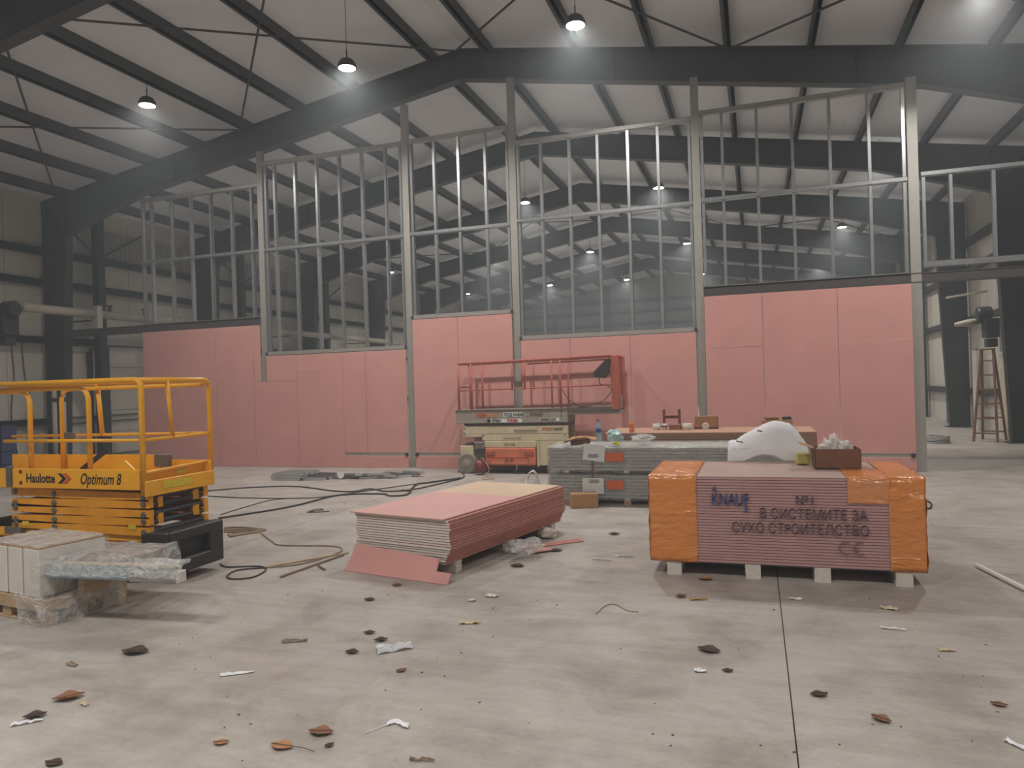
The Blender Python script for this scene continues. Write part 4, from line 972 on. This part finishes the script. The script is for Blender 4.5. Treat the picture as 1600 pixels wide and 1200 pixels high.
cable('cord', [(-5.99, 7.79), (-5.52, 7.38), (-5.27, 7.22), (-4.73, 7.29), (-4.53, 7.26), (-4.43, 7.15), (-4.39, 6.97), (-4.5, 6.49), (-4.77, 6.27)], .008, M_cabp, 'brownish cord looping in front of the open pink stack')
cable('cord', [(-5.37, 6.31), (-5.2, 6.21), (-4.89, 6.3), (-4.71, 6.18), (-4.66, 5.92), (-4.8, 5.82), (-4.94, 5.89), (-5.0, 6.12), (-4.77, 6.27)], .008, M_cab, 'dark cord coiled in an open loop beside the yellow lift bumper')
cable('cord', [(-6.72, 7.99), (-6.56, 8.06), (-6.25, 8.03), (-6.06, 7.98), (-6.12, 7.8), (-6.35, 7.6)], .01, M_cabp, 'pale cord strand in the tangle right of the yellow lift, farthest loop')
cable('cord', [(-6.66, 7.91), (-6.43, 7.95), (-6.19, 8.0), (-6.06, 7.94), (-6.14, 7.76), (-6.31, 7.57)], .01, M_cabp, 'pale cord strand in the tangle right of the yellow lift, second loop')
cable('cord', [(-6.6, 7.84), (-6.31, 7.85), (-6.14, 7.96), (-6.06, 7.9), (-6.15, 7.72), (-6.27, 7.54)], .01, M_cabp, 'pale cord strand in the tangle right of the yellow lift, third loop')
cable('cord', [(-6.54, 7.77), (-6.19, 7.75), (-6.09, 7.93), (-6.06, 7.85), (-6.17, 7.68), (-6.24, 7.51)], .01, M_cabp, 'pale cord strand in the tangle right of the yellow lift, nearest loop')
cable('cable', [(-5.67, 11.35), (-5.93, 12.18), (-5.79, 12.45), (-5.45, 13.11)], .016, M_cab, 'heavier black cable piece lying just left of the cream lift wheel')
cable('cable', [(2.04, 10.87), (2.11, 10.78), (2.21, 11.15), (2.21, 11.41), (2.14, 11.46)], .012, M_cab, 'black hose loop sticking out behind the orange-wrapped pack', 'hose')
def rod(a, b, r, m_, label, cat='rod', z=None):
    a = Vector((a[0], a[1], r)); b = Vector((b[0], b[1], r)); o = MB().tube([(0, 0, r), tuple(b - a + Vector((0, 0, r)))], r, 8).build('rod', m_); o.location = (a.x, a.y, .001); return tag(o, label, cat)
rod((-4.39, 5.98), (-4.27, 6.93), .011, M_cabp, 'thin wooden rod on the floor left of the leaning offcut, nearer one')
rod((-4.78, 6.3), (-4.27, 7.02), .009, M_wood, 'thin wooden rod on the floor left of the leaning offcut, farther one')
rod((-4.28, 6.45), (-4.11, 6.31), .01, mat('rusty rod', (120, 84, 68), .7), 'short rusty rod end near the wooden rods')
rod((1.87, 7.66), (2.16, 6.2), .022, M_wpl, 'white plastic tube lying on the floor at the right edge', 'tube')
o = cable('wire', [(-6.3, 9.26), (-6.31, 9.53), (-6.18, 9.49), (-6.29, 9.26), (-5.99, 9.36)], .006, M_cab, 'bent wire triangle on the floor left of the pink stack', 'wire')
o = cable('wire', [(-1.22, 5.57), (-1.19, 5.79), (-1.11, 5.84), (-1.0, 5.71), (-0.91, 5.69)], .006, mat('pale wire', (196, 186, 168), .5), 'bent pale wire on the floor before the orange-wrapped pack', 'wire')
for k in range(6):
    o = MB().tube([(.26 * math.cos(a) * (1 + .1 * math.sin(k + a)), .26 * math.sin(a), .02 + .03 * k) for a in [2 * math.pi * q / 24 for q in range(24)]], .02, 6, True).build('coil', M_galvd if k % 2 else M_dp)
    place(o, (4.3 + .02 * (k % 2), 20.85, 0), (0, 0, k)); tag(o, f'grey cable coil lying beyond the right end of the partition, {("lowest","second from bottom","third from bottom","fourth from bottom","fifth from bottom","topmost")[k]} ring', 'cable coil', 'cable coils beyond the partition')

# ------------------------------------------------------------------ ladder, heaters, pipes, side clutter
ld = thing('step_ladder', 'brown wooden A-frame stepladder by the right steel column', 'ladder', (5.6, 21.4, 0), math.radians(-28))
M_lw = mat('ladder wood', (126, 84, 52), .65, 0, .2, 5)
HL = 2.32
for s, yb_ in ((-1, -.42), (1, .42)):
    for sx in (-1, 1): MB().bar((sx * .26, yb_, 0), (sx * .13, yb_ * .06, HL), .045, .07).build('rail', M_lw, ld)
    for k in range(6):
        f_ = (k + .6) / 6.4; hw = .26 - .13 * f_; y = yb_ * (1 - .94 * f_)
        MB().bar((-hw, y, HL * f_), (hw, y, HL * f_), .07, .03).build('rung', M_lw, ld)
MB().rbox((-.16, -.1, HL - .02), (.16, .1, HL + .02), .006, 1).build('top_cap', M_lw, ld); MB().tube([(.2, -.28, .7), (.2, .28, .7)], .008, 5).build('spreader', M_galvd, ld)
def heater(loc, label, rz=0):
    t = thing('air_heater', label, 'heater', loc, rz)
    MB().rbox((-.2, -.16, 0), (.2, .16, .5), .03, 2).build('casing', M_black, t); MB().lathe([(.06, -.17), (.14, -.175), (.15, -.16)], (0, 0, .27), 18, 'Y').build('grille', M_hous, t)
    MB().lathe([(.02, -.3), (.17, -.3), (.19, -.26), (.19, .0), (.17, .02)], (0, .0, .62), 16, 'Y').build('motor', M_black, t); MB().rbox((-.14, -.12, -.24), (.14, .12, -.02), .02, 1).build('outlet', M_hous, t)
    MB().bar((0, .1, .3), (.0, .75, .35), .06, .06).build('wall_bracket', M_steel, t)
    return t
heater((5.78, 21.75, 2.62), 'black unit heater on the steel column above the stepladder', -R90); heater((-16.75, 12.7, 3.3), 'black unit heater under the pipe at the left edge', R90)
pipe = thing('duct_pipe', 'pale lagged pipe running along the left wall', 'pipe', (-17.22, 12.1, -.15))
M_lag = mat('pale pipe lagging', (186, 178, 164), .7, 0, .12, 4, .3, 8)
ys_ = [-2, 2.9, 4.9]
for i, (a, b) in enumerate(((-3.0, 1.2), (1.3, 3.6), (3.7, 6.6), (6.7, 9.4), (9.5, 12.2), (12.3, 15.1), (15.2, 18.2), (18.3, 21.5))):
    MB().tube([(0, a, 4.22), (0, b, 4.22)], .115, 12).build('pipe_length', M_lag, pipe, True)
    MB().tube([(0, b - .02, 4.22), (0, b + .12, 4.22)], .135, 12).build('collar', M_galvd, pipe, True); MB().box((-1.27, b, 4.05), (.1, b + .06, 4.09)).build('bracket', M_steel, pipe)
for y in (3.95, 5.2, 7.6, 8.9, 11.0): MB().tube([(.02, y, 4.32), (.02, y, 4.48)], .05, 8).build('valve_stem', M_black, pipe, True); MB().lathe([(.09, 0), (.09, .03)], (.02, y, 4.47), 12).build('valve_wheel', M_black, pipe)
MB().rbox((-.12, 3.45, 3.75), (.14, 3.62, 4.45), .02, 1).build('hanger_plate', M_panel, pipe)
pr2 = thing('duct_pipe', 'grey pipe stub crossing the right steel columns above the ladder', 'pipe', (0, 22.3, 0))
MB().tube([(4.98, -.55, 3.0), (5.3, -.5, 3.03), (5.6, -.3, 3.08)], [.05, .1, .08], 10).build('pipe_length', M_lag, pr2, True); MB().tube([(5.6, -.3, 3.08), (6.5, 0, 3.15)], .06, 8).build('pipe_length', M_lag, pr2, True)
t = thing('duct_pipe', 'thin grey rod bracket high on the second right column', 'pipe', (0, 24.5, 0))
MB().tube([(5.4, 0, 3.95), (6.5, .2, 4.1)], .035, 8).build('pipe_length', M_lag, t, True)
for x, y, w_, z0, z1, m_, lab in ((6.29, 28.6, .5, 0, 2.2, mat('blue panel', (92, 100, 150), .5), 'tall blue panel leaning on the right wall beyond the columns'), (6.29, 25.3, .4, 0, 2.45, M_panel, 'tall white board leaning on the right wall beside the corrugated strip'), (6.29, 22.6, .5, .0, 2.2, mat('beige board', (190, 176, 150), .6), 'beige board standing on the right wall behind the stepladder')):
    t = thing('leaning_panel', lab, 'panel', (x, y, 0)); MB().rbox((-.03, -w_/2, z0), (.03, w_/2, z1), .006, 1).build('sheet', m_, t); MB().box((-.036, -w_/2, z1 - .06), (.036, w_/2, z1)).build('edge_strip', M_galvd, t)
t = thing('junction_box', 'grey electrical box with dark windows on the right wall', 'electrical box', (6.44, 28.9, 2.9)); MB().rbox((-.1, -.2, 0), (.1, .2, .3), .01, 1).build('casing', M_hous, t); MB().box((-.105, -.15, .06), (-.1, .15, .24)).build('window', M_ink, t)
t = thing('junction_box', 'dark square box higher on the right wall', 'electrical box', (6.44, 28.9, 3.75)); MB().rbox((-.1, -.16, 0), (.1, .16, .3), .01, 1).build('casing', M_hous, t); MB().box((-.105, -.1, .06), (-.1, .1, .24)).build('window', M_ink, t)
# clutter behind the yellow lift
M_cr = mat('dark blue crate', (60, 66, 104), .5, 0, .1)
for k in range(4):
    t = thing('storage_crate', f'dark blue plastic crate stacked by the left wall, {("bottom","second","third","top")[k]} of the stack', 'crate', (-16.6, 12.3, .001 + k * .3), .1, 'blue crates by the left wall')
    for a, b in (((-.3, -.2, 0), (.3, -.185, .29)), ((-.3, .185, 0), (.3, .2, .29)), ((-.3, -.2, 0), (-.285, .2, .29)), ((.285, -.2, 0), (.3, .2, .29)), ((-.3, -.2, 0), (.3, .2, .015))): MB().box(a, b).build('side', M_cr, t)
    MB().box((-.1, -.208, .15), (.1, -.2, .2)).build('handle', M_wpl, t)
for x, y, lab in ((-17.2, 14.25, 'pale vertical drain pipe in front of the left steel column, left one'), (-16.95, 14.3, 'pale vertical drain pipe in front of the left steel column, right one')):
    t = thing('drain_pipe', lab, 'pipe', (x, y, 0)); MB().tube([(0, 0, 0), (0, 0, 2.2)], .06, 12).build('pipe_length', M_lag, t, True); MB().tube([(0, 0, 1.7), (0, 0, 1.8)], .075, 12).build('collar', M_black, t, True)
t = thing('fan_hood', 'pale rounded machine cowl at the left edge behind the yellow lift', 'machine', (-16.1, 11.2, 0), .2)
MB().rbox((-.3, -.3, 1.5), (.35, .3, 1.85), .08, 3).build('cowl', M_panel, t); MB().rbox((-.25, -.25, 0), (.25, .25, 1.5), .02, 1).build('cabinet', M_black, t); MB().rbox((-.2, -.26, .4), (.2, -.24, 1.2), .01, 1).build('door', M_cr, t)
for y, n_ in ((14.1, 'left'), (14.4, 'right')):
    tag(MB().tube(spline([(XL + .03, y, 3.3), (XL + .05, y + .05, 2.4), (XL + .04, y - .05 + (.3 if n_ == 'right' else 0), 1.4), (XL + .03, y + .1, .3)]), .012, 6).build('hanging_cable', M_black, None, True), f'black cable hanging down the left wall beside the column, {n_} one', 'cable')

# ------------------------------------------------------------------ litter
M_lf = [mat('brown leaf', (134, 92, 62), .7, 0, .25, 20), mat('tan leaf', (170, 122, 82), .7, 0, .25, 20), mat('dark leaf', (74, 58, 48), .75, 0, .2, 20)]
def leaf(x, y, L_, rz, k, curl, label, stem=0.0):
    t = thing('dry_leaf', label, 'leaf', (x, y, .004), rz, 'dry leaves on the floor')
    def fn(u, v):
        a = u * 2 - 1; w_ = .34 * (1 - abs(a) ** 1.6) + .01; b = (v * 2 - 1) * w_
        return (a * L_ / 2, b * L_,   .002 + curl * L_ * (b * b * 1.3 + .08 * a * a) + .02 * L_ * (1 + noise.noise(Vector((a * 3, b * 6, k)))))
    MB().grid(fn, 12, 8).build('blade', M_lf[k], t, True, .0015); MB().tube([(-L_/2, 0, .01), (L_/2, 0, .008 + .1 * curl * L_)], .0018, 5).build('midrib', M_lf[2], t)
    if stem: MB().tube([(L_/2 * .95, 0, .012), (L_/2 + stem * .5, .004, .012), (L_/2 + stem, 0, .006)], .002, 5).build('stem', M_lf[2], t)
for u, args in enumerate((
    ((-2.32, 3.13), .13, -.05, 1, .5, 'curled tan leaf with a long stem, front left of the floor', .13), ((-2.21, 3.31), .14, .1, 0, .7, 'folded brown leaf just right of the curled tan leaf'),
    ((-2.65, 3.08), .08, .4, 1, .5, 'small rounded tan leaf left of the curled leaf with stem'), ((-3.94, 3.3), .17, .75, 0, .9, 'long folded brown leaf near the left edge'),
    ((-3.91, 3.06), .12, .7, 2, .9, 'narrow dark leaf below the long folded leaf'), ((-4.16, 4.01), .2, .2, 2, .8, 'dark twisted leaf on the floor below the wrapped pallet'),
    ((-2.58, 4.64), .1, .4, 2, .8, 'dark curled leaf just above the clear plastic bag'), ((-2.18, 4.17), .07, .8, 0, .4, 'small squarish brown leaf below the clear plastic bag'),
    ((-0.34, 4.98), .16, -.3, 2, .6, 'dark leaf standing open before the orange-wrapped pack'), ((0.29, 4.43), .1, .3, 2, .6, 'flat dark leaf just right of the floor joint'),
    ((0.57, 4.19), .11, -.7, 0, .8, 'brown folded leaf at the lower right'), ((1.19, 4.53), .08, -.3, 0, .5, 'small brown leaf near the right edge'),
    ((-2.28, 6.86), .16, -.2, 2, .4, 'broad dark leaf beside the film scraps at the pink stack'), ((-3.14, 5.97), .1, .3, 0, .6, 'brown leaf lump before the leaning pink offcut'),
    ((-3.16, 5.51), .1, .0, 2, .5, 'small dark leaf on open floor left of centre'), ((-0.63, 6.16), .1, .5, 0, .9, 'brown crumpled leaf at the left front of the orange-wrapped pack'),
    ((-0.47, 6.74), .13, .1, 1, .7, 'tan crumpled leaf in the shade beside the pack foot'), ((-3.32, 2.69), .1, .1, 2, .5, 'dark leaf at the bottom left edge'),
    ((-2.74, 4.76), .09, .2, 2, .6, 'thin dark leaf left of the dark curled one'), ((-2.66, 4.38), .1, .1, 2, .8, 'thin dark leaf left of the clear plastic bag'),
    ((-0.21, 4.66), .07, .1, 2, .5, 'tiny dark leaf right of a white chip near the pack'), ((-2.09, 3.2), .05, .9, 2, .6, 'tiny dark leaf right of the long leaf stem'),
    ((-2.08, 7.57), .16, .1, 2, .4, 'dark leaf right of the pink floor offcuts'), ((-1.62, 8.52), .14, .1, 2, .5, 'dark leaf on the floor between the stack and the orange pack'))):
    (x, y), L_, rz, k, cu = args[0], args[1], args[2], args[3], args[4]; leaf(x, y, L_, rz, k, cu, args[5], args[6] if len(args) > 6 else 0.0)
def chip(x, y, L_, w_, rz, m_, label, cat='scrap', h=.008, name='paper_scrap'):
    o = MB().grid(lambda u, v: ((u - .5) * L_, (v - .5) * w_ * (1 - .3 * u), .004 + h * abs(noise.noise(Vector((u * 3 + x, v * 3 + y, 0)))) * 3), 8, 5).build(name, m_, None, False, .003)
    place(o, (x, y, 0), (0, 0, rz)); return tag(o, label, cat)
chip(-2.41, 4.52, .24, .16, .6, M_film if False else film('thin bag film', (232, 232, 232), .7, .2, 14, .8), 'flat translucent plastic bag lying on the open floor', 'bag', .012, 'plastic_bag')
chip(-3.88, 2.99, .15, .03, .75, M_white, 'narrow white paper strip near the bottom left edge')
chip(-3.19, 3.87, .2, .03, .55, M_white, 'torn thin white strip right of the dark twisted leaf')
chip(-2.1, 5.14, .15, .06, .25, mat('pale wood chip', (206, 190, 158), .7), 'pale split wood chip on the floor in the middle', 'wood chip', .012, 'wood_chip')
chip(-3.77, 3.26, .06, .035, -.4, mat('pale wood chip', (206, 190, 158), .7), 'small pale chip right of the long folded leaf', 'wood chip', .01, 'wood_chip')
chip(-3.18, 4.47, .18, .03, .4, mat('grey twig', (140, 124, 104), .7), 'split grey twig left of centre on the floor', 'twig', .012, 'twig')
chip(-1.57, 3.19, .12, .015, .2, mat('grey twig', (140, 124, 104), .7), 'dark twig at the bottom edge', 'twig', .01, 'twig')
chip(-2.17, 5.84, .1, .08, -.2, M_gyps, 'white plaster flake right of the smaller one before the pink stack', 'plaster flake', .012, 'plaster_flake')
chip(-2.29, 5.68, .06, .05, .3, M_gyps, 'small white plaster flake before the pink stack', 'plaster flake', .012, 'plaster_flake')
chip(-0.37, 4.62, .07, .05, .2, M_white, 'white crumpled scrap below the dark leaf near the pack')
chip(0.26, 6.29, .1, .04, .1, M_white, 'small white scrap in the shade of the orange pack')
chip(0.92, 6.18, .12, .05, -.3, mat('pale wood chip', (206, 190, 158), .7), 'pale splinter before the right end of the orange pack', 'wood chip', .012, 'wood_chip')
chip(0.87, 5.7, .16, .02, -.1, M_white, 'thin white strip before the right end of the orange pack')
chip(1.12, 5.34, .1, .04, .1, mat('pale wood chip', (206, 190, 158), .7), 'pale chip on the right part of the floor', 'wood chip', .01, 'wood_chip')
chip(1.14, 4.06, .12, .035, -.9, M_white, 'white strip at the bottom right edge')
chip(-0.49, 6.12, .14, .05, .3, M_card, 'tan cardboard scrap at the left front of the orange pack')
chip(-4.4, 3.72, .09, .04, -.2, M_cabp, 'grey-brown fluff below the wrapped pallet')
chip(-1.52, 7.28, .2, .02, -.2, M_white, 'thin white curl of plastic strap right of the pink stack')
chip(-1.32, 7.45, .2, .02, .1, M_white, 'second white curl of plastic strap, nearer the orange pack')
t = thing('tissue', 'white crumpled tissue trailing a thread on the front floor', 'tissue', (-1.86, 3.51, 0), .3)
MB().grid(lambda u, v: (-.06 + .12 * u, -.03 + .05 * v + .03 * math.sin(u * 5), .006 + .02 * abs(noise.noise(Vector((u * 4, v * 4, 2))))), 10, 5).build('sheet', M_white, t, False, .003); MB().tube(spline([(-.05, 0, .006), (-.1, -.05, .004), (-.16, -.1, .004)]), .0025, 5).build('thread', M_white, t)
random.seed(5)
gm = MB()
for k in range(300):
    u_, v_ = random.random(), random.random(); y = 2.6 + 11 * v_; x = -(.95 * y) + (1.35 * y) * u_
    if (-1.1 < x < 1.5 and 6.6 < y < 8.3) or (-4 < x < -1.9 and 6 < y < 9) or (x < -4 and 4 < y < 6.5) or (-3.1 < x < .5 and 10.3 < y < 13.3): continue
    r_ = random.uniform(.003, .008); a = random.random() * 3; gm.cbox((x, y, r_ * .4), (r_ * 2, r_ * random.uniform(.6, 1.4), r_ * .8), a)
gr = gm.build('floor_grit', mat('grit', (112, 98, 86), .8, 0, .4, 3.0)); tag(gr, 'crumbs of dirt and grit scattered over the concrete floor', 'grit', kind='stuff')
